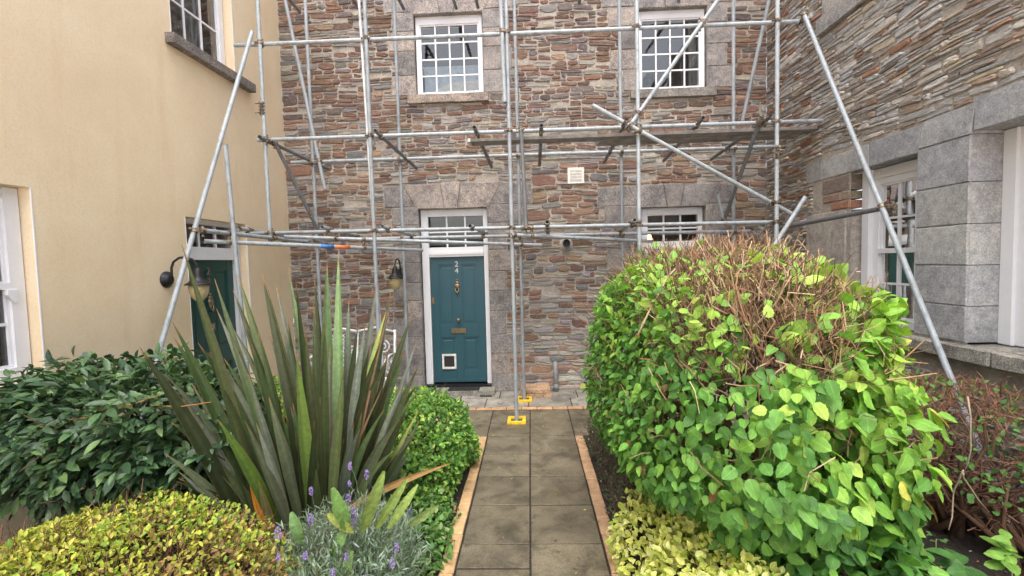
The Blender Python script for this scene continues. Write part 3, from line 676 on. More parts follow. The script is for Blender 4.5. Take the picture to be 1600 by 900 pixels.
def rubble_stuff(F, parent, u0, u1, v0, v1, excl, pal, seed, skip=0.0, **k):
    global M
    b0 = set(o.name for o in col.objects)
    rnd = random.Random(seed); al = MB(); cu, cv = .02, .01
    nu, nv = int((u1 - u0) / cu), int((v1 - v0) / cv); occ = np.zeros((nv, nu), bool)
    for (a, b, c, d) in excl:
        occ[max(0, int((c - v0) / cv)):max(0, int((d - v0) / cv)), max(0, int((a - u0) / cu)):max(0, int((b - u0) / cu))] = True
    for j in range(nv):
        i = 0
        while i < nu:
            if occ[j, i]: i += 1; continue
            W = min(rnd.randint(4, 16), nu - i); H = min(rnd.randint(2, 6), nv - j)
            while W > 1 and occ[j, i:i + W].any(): W -= 1
            while H > 1 and occ[j:j + H, i:i + W].any(): H -= 1
            occ[j:j + H, i:i + W] = True
            if W > 2 and H > 1 and rnd.random() > skip:
                mu, mv, hw, hh = u0 + (i + W / 2) * cu, v0 + (j + H / 2) * cv, W * cu / 2 - .006, H * cv / 2 - .004
                pts = []
                for q in range(10):
                    t = 6.2832 * (q + .5) / 10; r = (abs(math.cos(t)) ** 4 + abs(math.sin(t)) ** 4) ** -.25
                    pts.append((mu + math.cos(t) * r * hw * rnd.uniform(.92, 1.03), mv + math.sin(t) * r * hh * rnd.uniform(.85, 1.08) + .02 * noise.noise(Vector((mu, mv, 2)))))
                al.cur = pal(mu, mv, W, H, rnd); al.prism(F, pts, -.02, rnd.uniform(.01, .035), min(.01, hh * .5), .003)
            i += W
    al.build('small_stones', 'stone', parent, kind='stuff')
rubble_stuff(FR, rh, 5.98, WY - .04, 0, 3.0, rex, pal_right, 31)
rubble_stuff(FR, rh, 2.2, 5.98, 0, .95, rex, pal_right, 37, .45)
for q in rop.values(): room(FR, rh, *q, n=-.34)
MB().box(FR, 5.20, 5.30, 1.24, 2.9, -.3, -.12, .01).build('lining_board', 'white', rh)
ws = window(FR, rh, 4.36, 5.20, 1.24, 2.895, 3, 4, n=-.2, fw=.075, head=.17, foot=.08)
MB().box(FR, 4.44, 5.12, 2.0, 2.05, -.23, -.165, .004).build('meeting_rail', 'white', ws)
MB().box(FR, 4.42, 5.2, 2.79, 2.82, -.17, -.155, .004).build('head_moulding', 'white', ws)
wd = MB(); 
for (a, b, c, d, nn) in ((3.80, 3.90, 1.24, 2.95, -.24), (3.68, 3.80, 1.24, 2.95, -.27), (2.7, 3.68, 1.24, 1.40, -.27), (2.7, 3.68, 2.80, 2.95, -.27), (3.2, 3.3, 1.40, 2.8, -.28)): wd.box(FR, a, b, c, d, nn - .08, nn, .006)
wd2 = wd.build('window', 'white', rh)
MB().box(FR, 3.3, 3.68, 1.4, 2.0, -.34, -.30, .01).build('lower_panel', 'white', wd2)
MB().box(FR, 3.3, 3.68, 2.0, 2.06, -.33, -.27, .006).build('glazing_bar', 'white', wd2)
MB().add([FR(3.3, 2.06, -.3), FR(3.68, 2.06, -.3), FR(3.68, 2.8, -.3), FR(3.3, 2.8, -.3)], [(0, 1, 2, 3)]).build('pane', 'glass', wd2)
MB().add([FR(2.7, 1.4, -.3), FR(3.2, 1.4, -.3), FR(3.2, 2.8, -.3), FR(2.7, 2.8, -.3)], [(0, 1, 2, 3)]).build('pane', 'glass', wd2)
window(FR, rh, 4.2, 5.32, 4.80, 6.19, 4, 4, n=-.06, fw=.08, head=.1, foot=.1)
curtain(FR, rh, 5.08, 5.24, 1.3, 2.8, -.55)

# ================================================================== SCAFFOLDING
sf = thing('scaffolding', 'galvanised tube scaffold standing across the stone front between the two side walls', 'scaffolding', (0, 5.75, 0))
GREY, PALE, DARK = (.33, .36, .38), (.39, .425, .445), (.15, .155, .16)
tubes = []
def stube(a, b, c=GREY, name='tube', r=.0242, coup=True):
    a, b = Vector(a), Vector(b); mb = MB(); k = 14
    e_ = (b - a).normalized() * .012; q_ = [a, a + e_, b - e_, b]; mb.tube(q_, r, k, False); mb.tube(q_, r * .84, k, False)
    n0 = len(mb.v) // 2
    mb.f += [(j, (j + 1) % k, n0 + (j + 1) % k, n0 + j) for j in range(k)] + [(3 * k + j, 3 * k + (j + 1) % k, n0 + 3 * k + (j + 1) % k, n0 + 3 * k + j) for j in range(k)]
    kk = random.uniform(.9, 1.1); o = mb.build(name, 'tube', sf, smooth=False)
    for p in o.data.polygons: p.use_smooth = len(p.vertices) == 4
    o.color = (c[0] * kk, c[1] * kk, c[2] * kk, 1)
    if coup: tubes.append((a, b)); 
    return o
F0, B0 = 5.75, 6.65
TOP = 7.2
def upright(px, py, y, z0, z1, c=GREY):
    X = at(px, py, y).x; return stube((X, y, z0), (X, y, z1), c, 'upright')
upright(413, 200, F0, 2.34, TOP, PALE); upright(580, 250, F0, 0, TOP); upright(799, 330, F0, .012, TOP); upright(997, 200, F0, 0, TOP, PALE); upright(1214, 200, F0, 0, TOP, PALE)
for px, py in ((489, 250), (627, 300), (811, 300), (970, 200), (1146, 200)): upright(px, py, B0, 0.012, TOP)
L = lambda a, ya, b, yb, c=GREY, n='tube', **k: stube(at(*a, ya), at(*b, yb), c, n, **k)
L((366, 71), 5.8, (1262, 33), 5.8, PALE, 'ledger'); L((403, 219), 5.8, (1300, 188), 5.8, GREY, 'ledger'); L((380, 365), 5.8, (1207, 347), 5.8, GREY, 'ledger')
L((455, 254), 6.6, (1210, 229), 6.6, GREY, 'ledger'); L((440, 376), 6.6, (1172, 361), 6.6, GREY, 'ledger')
stube((-3.6, 6.7, 6.15), (3.4, 6.7, 6.15), GREY, 'ledger'); stube((-3.6, 5.8, 6.2), (3.4, 5.8, 6.2), GREY, 'ledger')
for a, b in (((405, 214), (512, 264)), ((586, 204), (651, 263)), ((741, 199), (768, 261)), ((846, 196), (843, 258)), ((979, 187), (944, 254)), ((1099, 184), (1037, 251)), ((1205, 181), (1111, 249)),
             ((374, 357), (470, 372)), ((503, 355), (573, 372)), ((597, 354), (660, 372)), ((734, 353), (762, 366)), ((855, 347), (856, 364)), ((992, 344), (962, 364))):
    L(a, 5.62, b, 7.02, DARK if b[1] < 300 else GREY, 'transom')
for px, py in ((468, 18), (560, 12), (631, 14), (713, 13), (747, 12), (905, 4), (1060, 2)):
    e = at(px, py, 7.02); stube((e.x - .06, 5.6, e.z + .12), e, DARK, 'transom')
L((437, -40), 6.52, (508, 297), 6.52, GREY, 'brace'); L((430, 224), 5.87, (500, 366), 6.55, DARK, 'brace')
L((394, 49), 5.70, (172, 812), 3.6, PALE, 'raker'); L((1257, 24), 5.72, (1595, 862), 3.2, GREY, 'raker')
L((352, 226), 4.9, (392, 640), 4.9, GREY, 'upright')
L((559, -30), 5.83, (602, 640), 5.83, (.62, .65, .68), 'tube', r=.017, coup=False)
L((781, -30), 5.72, (789, 160), 5.72, PALE); L((814, 196), 5.70, (822, 354), 5.70, DARK)
L((315, 360), 4.62, (480, 378), 6.55, GREY); L((319, 377), 4.84, (660, 391), 6.70, PALE)
L((444, 370), 5.87, (847, 383), 6.6, GREY); L((799, 367), 5.66, (1018, 377), 6.7, GREY)
L((1393, 323), 4.52, (1195, 361), 6.5, DARK); L((1259, 307), 5.4, (1180, 430), 5.5, PALE)
L((1121, 303), 6.5, (1132, 350), 6.5, GREY); L((1190, 182), 5.7, (1129, 350), 6.55, DARK, 'brace'); L((1206, -20), 6.3, (1160, 190), 6.56, GREY, 'brace')
L((1150, -40), 5.7, (986, 194), 5.7, PALE, 'brace'); L((925, 164), 5.64, (1237, 334), 5.86, PALE, 'brace')
# paint bands on the low tube
for (x0, x1, m_) in ((500, 521, 'blue'), (523, 546, 'orange')):
    def on(px):
        a, b = at(319, 377, 4.84), at(660, 391, 6.70); lo, hi = 0, 1
        for _ in range(40):
            t = (lo + hi) / 2; p = a.lerp(b, t)
            if project(p)[0] < px: lo = t
            else: hi = t
        return p
    MB().tube([on(x0), on(x1)], .0249, 14).build('paint_band', m_, sf, smooth=True)
# couplers wherever two tubes pass within reach of each other
def closest(a, b, c, d):
    u, v, w0 = b - a, d - c, a - c; A, B, C_, D, E_ = u.dot(u), u.dot(v), v.dot(v), u.dot(w0), v.dot(w0); den = A * C_ - B * B
    if den < 1e-4 * A * C_: return None
    s = (B * E_ - C_ * D) / den; t = (A * E_ - B * D) / den
    if not (-.02 < s < 1.02 and -.02 < t < 1.02): return None
    return a + u * s, c + v * t, u.normalized(), v.normalized()
for i in range(len(tubes)):
    for j in range(i + 1, len(tubes)):
        q = closest(*tubes[i], *tubes[j])
        if not q: continue
        p1, p2, u, v = q; dd = (p2 - p1).length
        if dd > .115 or p1.z > 6.6: continue
        mb = MB()
        for p, t in ((p1, u), (p2, v)):
            mb.lathe(p - t * .024, t, [(.026, 0), (.031, .004), (.032, .02), (.031, .044), (.026, .048)], 12)
            s_ = t.cross((p2 - p1).normalized() if dd > .01 else Vector((0, 1, 0))); s_ = s_.normalized() if s_.length > .1 else t.orthogonal().normalized()
            mb.tube([p + s_ * .028, p + s_ * .062], .008, 6); mb.tube([p + s_ * .05 - t * .0, p + s_ * .062], .014, 6)
            mb.tube([p - s_ * .028, p - s_ * .046], .013, 6)
        mb.tube([p1, p2], .019, 8); mb.build('coupler', 'rust', sf)
for (px, py, y) in ((410, 170, F0), (1215, 238, F0)):             # sleeve couplers joining two lengths
    p = at(px, py, y); mb = MB(); mb.lathe((p.x, p.y, p.z - .085), (0, 0, 1), [(.026, 0), (.033, .004), (.033, .166), (.026, .17)], 12)
    for s_ in (-.06, -.02, .02, .06): mb.tube([(p.x - .03, p.y - .025, p.z + s_), (p.x + .045, p.y - .03, p.z + s_)], .009, 6)
    for s_ in (-.055, .055): mb.tube([(p.x - .075, p.y - .03, p.z + s_), (p.x, p.y - .03, p.z + s_)], .006, 6)
    mb.build('sleeve_coupler', 'rust', sf)
for y0, x0, x1 in ((5.86, at(731, 216, 5.86).x, RX - .03), (6.10, .9, RX - .06)):
    mb = MB(); mb.box(FG, x0, x1, y0, y0 + .225, 3.525, 3.563, .004); mb.build('scaffold_board', 'board', sf)
    mb = MB(); mb.box(FG, x0 - .002, x0 + .03, y0 - .002, y0 + .227, 3.523, 3.565); mb.build('board_end_band', 'silver', sf)
for k, (cx, cy) in enumerate(((at(799, 330, F0).x, F0), (at(811, 300, B0).x, B0))):
    MB().box(FG, cx - .075, cx + .075, cy - .075, cy + .075, .004, .012, .002).build('base_plate', 'rust', sf)
    mb = MB(); q = .115
    for (a, b, c, d) in ((-q, q, -q, -q + .042), (-q, q, q - .042, q), (-q, -q + .042, -q + .042, q - .042), (q - .042, q, -q + .042, q - .042)):
        mb.box(FG, cx + a, cx + b, cy + c, cy + d, .004, .035 - (.001 if b - a < .1 else 0), .008)
    tag(mb.build('base_guard', 'yellow'), ['yellow guard round the front scaffold foot, nearer the camera on the path', 'yellow guard round the rear scaffold foot beside the door, nearer the stone wall'][k], 'base guard', 'yellow guards round scaffold feet')

# ================================================================== WALL FITTINGS
def wall_lamp(F, u, v, label):
    t = thing('wall_lamp', label, 'wall lamp', F(u, v, 0), 'swan-neck wall lamps beside the doors')
    m = MB(); m.lathe(F(u, v, 0), F.N, [(.085, 0), (.085, .012), (.06, .025), (.055, .045), (.03, .06), (.012, .062)], 20); m.build('back_plate', 'black', t, smooth=True)
    pts = [F(u, v, .05)] + [F(u, v + .02 + .22 * 0 + .20 * math.sin(a) * 1.0, .05 + .16 - .16 * math.cos(a)) for a in [math.pi * i / 10 for i in range(0, 9)]] 
    pts = [F(u, v, .04), F(u, v + .03, .06), F(u, v + .12, .065), F(u, v + .18, .09), F(u, v + .22, .15), F(u, v + .225, .22), F(u, v + .2, .29), F(u, v + .14, .335), F(u, v + .09, .34)]
    MB().tube(pts, .012, 8).build('swan_neck', 'black', t, smooth=True)
    c = F(u, v + .1, .34)
    MB().lathe(c, (0, 0, -1), [(.012, -.02), (.03, 0), (.038, .03), (.05, .08), (.055, .1), (.1, .14), (.125, .155), (.125, .163)], 24).build('lamp_shade', 'black', t, smooth=True)
    MB().lathe(c, (0, 0, -1), [(.088, .158), (.092, .19), (.086, .24), (.066, .29), (.035, .325), (.008, .335)], 24).build('glass_bowl', 'bowl', t, smooth=True)
    return t
wall_lamp(FL, 4.64, 1.92, 'black swan-neck lamp on the cream wall beside the dark green door')
wall_lamp(FA, -2.0, 1.88, 'black swan-neck lamp on the stone wall left of the teal door')
v_ = thing('air_vent', 'small square white louvred vent in the stone wall between the two upper windows', 'vent', FA(.73, 3.29, 0))
m = MB(); m.box(FA, .6, .85, 3.17, 3.41, -.02, .035, .006); m.build('vent_frame', 'plastic', v_)
for k in range(4): MB().prism(Fr(FA(.725, 3.22 + k * .046, .035), (1, 0, 0), (0, -.35, .94), (0, -.94, -.35)), [(-.085, -.02), (.085, -.02), (.085, .02), (-.085, .02)], 0, .008, .002).build('louvre', 'plastic', v_)
f_ = thing('flue_outlet', 'round black boiler flue in a mortar collar low on the stone wall between the doors', 'flue', FA(.56, 2.27, 0))
MB().lathe(FA(.56, 2.27, 0), FA.N, [(.10, -.01), (.1, .014), (.075, .022)], 22).build('mortar_collar', 'mortar', f_)
m = MB(); m.lathe(FA(.56, 2.28, 0), FA.N, [(.055, 0), (.055, .10), (.047, .10), (.045, .04), (.03, .035)], 20); m.build('flue_pipe', 'black', f_)
dp = thing('waste_pipe', 'short grey plastic waste pipe at the wall foot right of the teal door', 'pipe', FA(.36, 0, 0))
m = MB(); m.tube([FA(.36, .0, .06), FA(.355, .30, .06), FA(.355, .4, .055), FA(.355, .43, .03), FA(.355, .435, -.02)], .036, 12); m.build('pipe', 'pipe', dp, smooth=True)
for z in (.27, .06): MB().lathe(FA(.357, z, .06), (0, 0, 1), [(.037, 0), (.044, .005), (.044, .05), (.037, .055)], 14).build('pipe_collar', 'pipe', dp)
st = MB(); st.cur = (.24, .235, .2); st.prism(FG, rect(-1.78, -.58, 6.9, WY - .02), .0, .075, .012); tag(st.build('door_step', 'granite'), 'low grey stone step in front of the teal door', 'step')
mt = MB()
mt.box(FG, -1.3, -.82, 6.93, 7.1, .076, .09, .004)
for k in range(14): mt.box(FG, -1.29 + k * .034, -1.275 + k * .034, 6.94, 7.09, .09, .097)
tag(mt.build('door_mat', 'rubber'), 'black ribbed rubber mat on the step below the teal door', 'door mat')
for k, (a, b) in enumerate(((-1.62, -1.36), (-.8, -.62))):
    g = MB()
    g.box(FG, a, b, 6.84, 6.85, .004, .012); g.box(FG, a, b, 6.90, 6.91, .004, .012)
    for q in np.arange(a, b - .005, .018): g.box(FG, q, q + .008, 6.85, 6.90, .004, .011)
    tag(g.build('drain_grate', 'black'), ['slotted drain grate in the paving left of the door mat', 'slotted drain grate in the paving right of the door mat'][k], 'drain grate', 'drain grates before the step')
pb = thing('paving_block', 'pair of pinkish concrete slabs stacked against the wall right of the teal door', 'concrete slab', (.05, 6.95, 0))
for z, o_ in ((0, 0), (.07, -.02)):
    m = MB(); m.cur = (.34, .27, .2); m.prism(FG, rect(-.16 + o_, .27 + o_, 6.74, 7.08), .004 + z, .066 + z, .006); m.build('slab', 'conc', pb)
# black hand rail beside the green door
hr = thing('handrail', 'black wrought-iron handrail with a rounded knob end beside the dark green door', 'handrail', (-3.5, 4.9, 0))
m = MB(); a0, a1 = at(268, 566, 4.85), at(312, 560, 4.85); m.prism(Fr(a0, (1, 0, 0), (0, 0, 1), (0, -1, 0)), [(0, -.03), (.1, -.005), (.3, -.01), (.32, .01), (.3, .035), (.16, .05), (.05, .035), (-.02, .015)], -.02, .02, .008); m.build('rail', 'black', hr)
MB().lathe(a0 + Vector((-.01, .03, -.02)), (0, -1, 0), [(.03, 0), (.055, .015), (.06, .035), (.04, .06), (.01, .065)], 16).build('knob_end', 'black', hr, smooth=True)
for dx, k in ((.04, .5), (.24, 1)): MB().tube([a0 + Vector((dx - .05 * k, 0, -.02)), a0 + Vector((dx, 0, -.12)), Vector((a0.x + dx, a0.y, 0))], .014, 8).build('post', 'black', hr, smooth=True)

# white cast-iron bench
be = thing('garden_bench', 'white cast-iron garden bench with a lattice back against the stone wall, behind the flax', 'bench', (-2.7, 6.75, 0))
bx0, bx1, by = -3.25, -2.08, 6.85
def scroll(c, r, turns, ax, mb, w_=.014, start=0, dirn=1):
    pts = []
    for i in range(int(22 * turns) + 1):
        a = start + dirn * 2 * math.pi * i / 22; rr_ = r * (1 - .75 * i / (22 * turns)); pts.append(Vector(c) + Vector(ax) * math.cos(a) * rr_ + Vector((0, 0, 1)) * math.sin(a) * rr_)
    mb.tube(pts, w_, 6)
m = MB(); FB = Fr((0, by, 0), (1, 0, 0), (0, 0, 1), (0, -1, 0))
for x in (bx0, -2.66, bx1): m.tube([(x, by, .42), (x, by + .05, .7), (x, by + .1, 1.03)], .02, 8)
m.tube([(bx0, by + .1, 1.0), (-2.95, by + .11, 1.07), (-2.66, by + .1, 1.02), (-2.37, by + .11, 1.07), (bx1, by + .1, 1.0)], .016, 8)
m.tube([(bx0, by, .52), (bx1, by, .52)], .016, 8); m.build('back_frame', 'wiron', be, smooth=True)
for k in range(-14, 30):
    for s_ in (-1, 1):
        x = bx0 + k * .055
        q = []
        for z in (.53, .99):
            xx = x + s_ * (z - .53) if s_ > 0 else x + .46 - (z - .53); q.append((xx, z))
        (xa, za), (xb, zb) = q
        lo, hi = (xa, xb)
        def clip(t): return xa + (xb - xa) * t
        t0, t1 = 0, 1
        if xb != xa:
            for lim, sg in ((bx0, 1), (-2.86, -1)):
                tt = (lim - xa) / (xb - xa)
                if (xb - xa) * sg > 0: t0 = max(t0, tt)
                else: t1 = min(t1, tt)
        if t1 - t0 < .05: continue
        P = lambda t: Vector((clip(t), by + .01 + .09 * t, za + (zb - za) * t))
        MB().tube([P(t0), P(t1)], .0065, 4).build('lattice_bar', 'wiron', be)
for x, z, rr_, tn in ((-2.25, .78, .1, 1.4), (-2.72, .7, .1, 1.4)):
    m = MB(); scroll((x, by + .05, z), rr_, tn, (1, 0, 0), m, .012, 1.2, 1 if x < -2.4 else -1); m.build('scroll', 'wiron', be, smooth=True)
for k in range(7): MB().box(FG, bx0 + .01, bx1 - .01, by - .42 + k * .06, by - .375 + k * .06, .42, .44, .004).build('seat_slat', 'wiron', be)
for x in (bx0, bx1):
    m = MB(); m.tube([(x, by + .02, .68), (x, by - .2, .70), (x, by - .4, .67), (x, by - .45, .6), (x, by - .40, .43)], .018, 8)
    scroll((x, by - .3, .56), .09, 1.5, (0, 1, 0), m); scroll((x, by - .1, .56), .09, 1.5, (0, 1, 0), m); m.build('arm', 'wiron', be, smooth=True)
    for yy in (by - .40, by):
        m = MB(); m.tube([(x, yy, .43), (x, yy - .03, .25), (x, yy + .02, .12), (x, yy, 0)], [.018, .016, .014, .02], 8); m.build('leg', 'wiron', be, smooth=True)

# ================================================================== PLANTS
def leaf_tpl(name, w, prof, fold=.15, droop=.15, edge=None, core=(1, 1, 1), rows=5, serr=0.0, curl=0.0):
    """leaf blade: midrib along +y from 0 to 1, half width from prof(t)*w; edge colour on the margin"""
    vs, cs, uv, fs = [], [], [], []
    cols = [-1, -.62, 0, .62, 1] if edge else [-1, 0, 1]
    for i in range(rows + 1):
        t = i / rows; hw = prof(t) * w * (1 + (serr if i % 2 else -serr))
        for c in cols:
            vs.append((c * hw, t - (0 if i in (0, rows) else 0), abs(c) * hw * fold * 2 - droop * t * t + curl * math.sin(t * 7 + c) * .04))
            cs.append(edge if (edge and abs(c) == 1) else core); uv.append((.5 + c * .5 * min(1, hw / (w + 1e-6)), t))
    n = len(cols)
    for i in range(rows):
        for j in range(n - 1): fs.append((i * n + j, i * n + j + 1, (i + 1) * n + j + 1, (i + 1) * n + j))
    return dict(name=name, v=np.array(vs), c=np.array(cs), uv=np.array(uv), f=np.array(fs))
ov = lambda t: max(.02, (math.sin(math.pi * t ** .72)) ** .8) if t < 1 else .0
ovp = lambda t: (0.04 if t == 0 else (math.sin(math.pi * min(1, t ** .62)) ** .75 if t < 1 else 0))
ovr = lambda t: (0.05 if t == 0 else (math.sin(math.pi * min(1, t ** .78)) ** .62 * (1 - .12 * t) if t < 1 else 0))
ell = lambda t: (0.03 if t == 0 else (math.sin(math.pi * t) ** .8 if t < 1 else .0))
T = dict(big=[leaf_tpl('big', .39, ovr, .08, .2, rows=9, serr=.06), leaf_tpl('big', .34, ovr, .2, .35, rows=9, serr=.06), leaf_tpl('big', .42, ovr, -.1, .28, rows=9, serr=.06, curl=1)],
         small=[leaf_tpl('small', .34, ovp, .2, .1, rows=4), leaf_tpl('small', .38, ovp, .1, .25, rows=4)],
         dark=[leaf_tpl('dark', .18, ell, .3, .12, rows=5), leaf_tpl('dark', .21, ell, .15, .22, rows=5)],
         spir=[leaf_tpl('spir', .27, ell, .15, .1, rows=4), leaf_tpl('spir', .30, ell, .3, .2, rows=4)],
         vgreen=[leaf_tpl('vgreen', .33, ell, .2, .1, (3.2, 2.5, 2.3), rows=4), leaf_tpl('vgreen', .31, ell, .3, .2, (1.3, 1.15, 1.3), rows=4), leaf_tpl('vgreen', .33, ell, .1, .1, rows=4)],
         vyel=[leaf_tpl('vyel', .33, ell, .15, .12, (1.1, 1.1, 1.1), (.70, .78, .45), rows=4), leaf_tpl('vyel', .31, ell, .3, .2, (1, 1, 1), (.85, .92, .65), rows=4)],
         needle=[leaf_tpl('needle', .085, ell, .1, .1, rows=3)])
TM = {}
def tpl_mesh(tp, mat):
    key = (id(tp), mat)
    if key not in TM:
        me = bpy.data.meshes.new('leaf'); me.from_pydata([tuple(v) for v in tp['v']], [], [tuple(int(i) for i in f) for f in tp['f']])
        ca = me.color_attributes.new('Col', 'FLOAT_COLOR', 'POINT'); ca.data.foreach_set('color', np.c_[tp['c'], np.ones(len(tp['c']))].astype(np.float32).ravel())
        uvl = me.uv_layers.new(name='UVMap'); uvl.data.foreach_set('uv', tp['uv'][tp['f'].ravel()].astype(np.float32).ravel())
        me.polygons.foreach_set('use_smooth', [True] * len(me.polygons)); me.materials.append(M[mat]); me.update(); TM[key] = me
    return TM[key]
def norm(a): return a / (np.linalg.norm(a, axis=-1, keepdims=True) + 1e-9)
def place_leaves(root, tpls, mat, P, tip, nrm, size, tint, score, nobj=280, name='leaf', smooth=True, mass='foliage'):
    n = len(P); tip = norm(tip); x = norm(np.cross(tip, nrm)); z = np.cross(x, tip); which = rng.integers(0, len(tpls), n)
    order = np.argsort(-score); solo = order[:nobj]; rest = order[nobj:]
    rl = np.array(WL[root.name])
    for i in solo:
        o = bpy.data.objects.new(name, tpl_mesh(tpls[which[i]], mat)); col.objects.link(o); o.parent = root
        m = np.eye(4); m[:3, 0] = x[i] * size[i]; m[:3, 1] = tip[i] * size[i]; m[:3, 2] = z[i] * size[i]; m[:3, 3] = P[i] - rl
        o.matrix_basis = Matrix(m.tolist()); o.color = (*tint[i], 1)
    V, C_, U, Fs, b = [], [], [], [], 0
    for k, tp in enumerate(tpls):
        ii = rest[which[rest] == k]
        if len(ii) == 0: continue
        tv = tp['v']; v = P[ii, None, :] + size[ii, None, None] * (tv[None, :, 0:1] * x[ii, None, :] + tv[None, :, 1:2] * tip[ii, None, :] + tv[None, :, 2:3] * z[ii, None, :])
        V.append(v.reshape(-1, 3)); C_.append((tp['c'][None] * tint[ii, None, :]).reshape(-1, 3))
        f = tp['f'][None] + (np.arange(len(ii)) * len(tv))[:, None, None] + b; Fs.append(f.reshape(-1, 4)); U.append(np.tile(tp['uv'][tp['f'].ravel()], (len(ii), 1))); b += len(ii) * len(tv)
    if not V: return
    V = np.concatenate(V); C_ = np.concatenate(C_); U = np.concatenate(U); Fs = np.concatenate(Fs)
    me = bpy.data.meshes.new(mass); me.vertices.add(len(V)); me.vertices.foreach_set('co', V.astype(np.float32).ravel())
    me.loops.add(Fs.size); me.loops.foreach_set('vertex_index', Fs.astype(np.int32).ravel())
    me.polygons.add(len(Fs)); me.polygons.foreach_set('loop_start', np.arange(0, Fs.size, 4, dtype=np.int32)); me.polygons.foreach_set('loop_total', np.full(len(Fs), 4, dtype=np.int32))
    me.update(calc_edges=True)
    ca = me.color_attributes.new('Col', 'FLOAT_COLOR', 'POINT'); ca.data.foreach_set('color', np.c_[C_, np.ones(len(C_))].astype(np.float32).ravel())
    uvl = me.uv_layers.new(name='UVMap'); uvl.data.foreach_set('uv', U.astype(np.float32).ravel())
    me.polygons.foreach_set('use_smooth', [True] * len(me.polygons)); me.materials.append(M[mat])
    o = link(mass, me, root, 'stuff'); return o
camv = np.array(CAM)
def inframe(P):
    q = P - camv; A = np.array([_dx[:], _dy[:], _dz[:]]); v = q @ A
    zz = np.maximum(v[:, 2], .05); X = 800 + FP * v[:, 0] / zz; Y = 450 - FP * v[:, 1] / zz
    return (X > -10) & (X < 1610) & (Y > -10) & (Y < 910) & (v[:, 2] > .1)
def fbm(P, s, seed=0):
    return np.array([noise.noise(Vector((p[0] * s + seed, p[1] * s, p[2] * s))) for p in P])
def hull(n, c, r, p=2.4, depth=.3, zmin=-.9, bump=.08, bs=3.0, seed=0, back=.45):
    """points in the outer shell of a lumpy superellipsoid; returns points, outward normals, shell fraction, unit coords"""
    d = norm(rng.normal(size=(int(n * 1.8), 3))); k = (np.abs(d) ** p).sum(1) ** (-1 / p); q = d * k[:, None]
    keep = (q[:, 2] > zmin) & ((q[:, 1] < .35) | (rng.random(len(q)) < back)); q = q[keep][:n]
    nr = norm(np.sign(q) * np.abs(q) ** (p - 1) / np.array(r)); P0 = np.array(c) + q * np.array(r)
    f = 1 + bump * fbm(P0, bs, seed) * 2; s = 1 - depth * rng.random(len(q)) ** 1.8
    return np.array(c) + q * np.array(r) * (f * s)[:, None], nr, s, q
def jitter(a, k): return norm(a + rng.normal(size=a.shape) * k)
def score(P, nr, s, size, fwd=True):
    v = camv - P; d = np.linalg.norm(v, axis=1); f = np.clip((nr * (v / d[:, None])).sum(1), 0, 1)
    return size / d * (.15 + f) * s ** 8 * inframe(P)
def pick(cols, w_, n, var=.18):
    c = np.array(cols)[rng.choice(len(cols), n, p=np.array(w_) / sum(w_))]; return c * (1 + var * rng.normal(size=(n, 1))).clip(.55, 1.5)
def twig_tubes(starts, ends, r0, r1, cols, k=4, bend=.06, segs=3, mb=None):
    mb = mb or MB()
    for a, b, ra, rb, c in zip(starts, ends, r0, r1, cols):
        a, b = Vector(a), Vector(b); L_ = (b - a).length; pts = []; off = Vector(rng.normal(size=3)) * bend * L_
        for i in range(segs + 1):
            t = i / segs; pts.append(a.lerp(b, t) + off * math.sin(math.pi * t) + Vector(rng.normal(size=3)) * bend * .15 * L_ * (0 < i < segs))
        mb.tube(pts, [ra + (rb - ra) * i / segs for i in range(segs + 1)], k, True, tuple(c))
    return mb
def stems(root, base, c, r, n, rad=(.02, .006), colr=(.1, .065, .04), spread=.12, name='branch', zf=.2):
    """real branches from the base into the crown"""
    for i in range(n):
        d = norm(rng.normal(size=3)); d[2] = abs(d[2]) * .8 + zf; e = np.array(c) + d * np.array(r) * .78
        b = np.array(base) + np.array([rng.uniform(-spread, spread), rng.uniform(-spread, spread), -.03])
        b[:2] += (e[:2] - b[:2]) * rng.uniform(.0, .35)
        k = rng.uniform(.7, 1.3)
        mb = twig_tubes([b], [e], [rad[0]], [rad[1]], [np.array(colr) * k], 6, .08, 6)
        for q in range(7):
            t = rng.uniform(.35, 1); s0 = b + (e - b) * t; e2 = s0 + norm(rng.normal(size=3) + [0, 0, .5]) * np.mean(r) * .45
            twig_tubes([s0], [e2], [rad[1] * 1.1], [rad[1] * .4], [np.array(colr) * k], 4, .1, 3, mb)
        mb.build(name, 'bark', root, smooth=True)

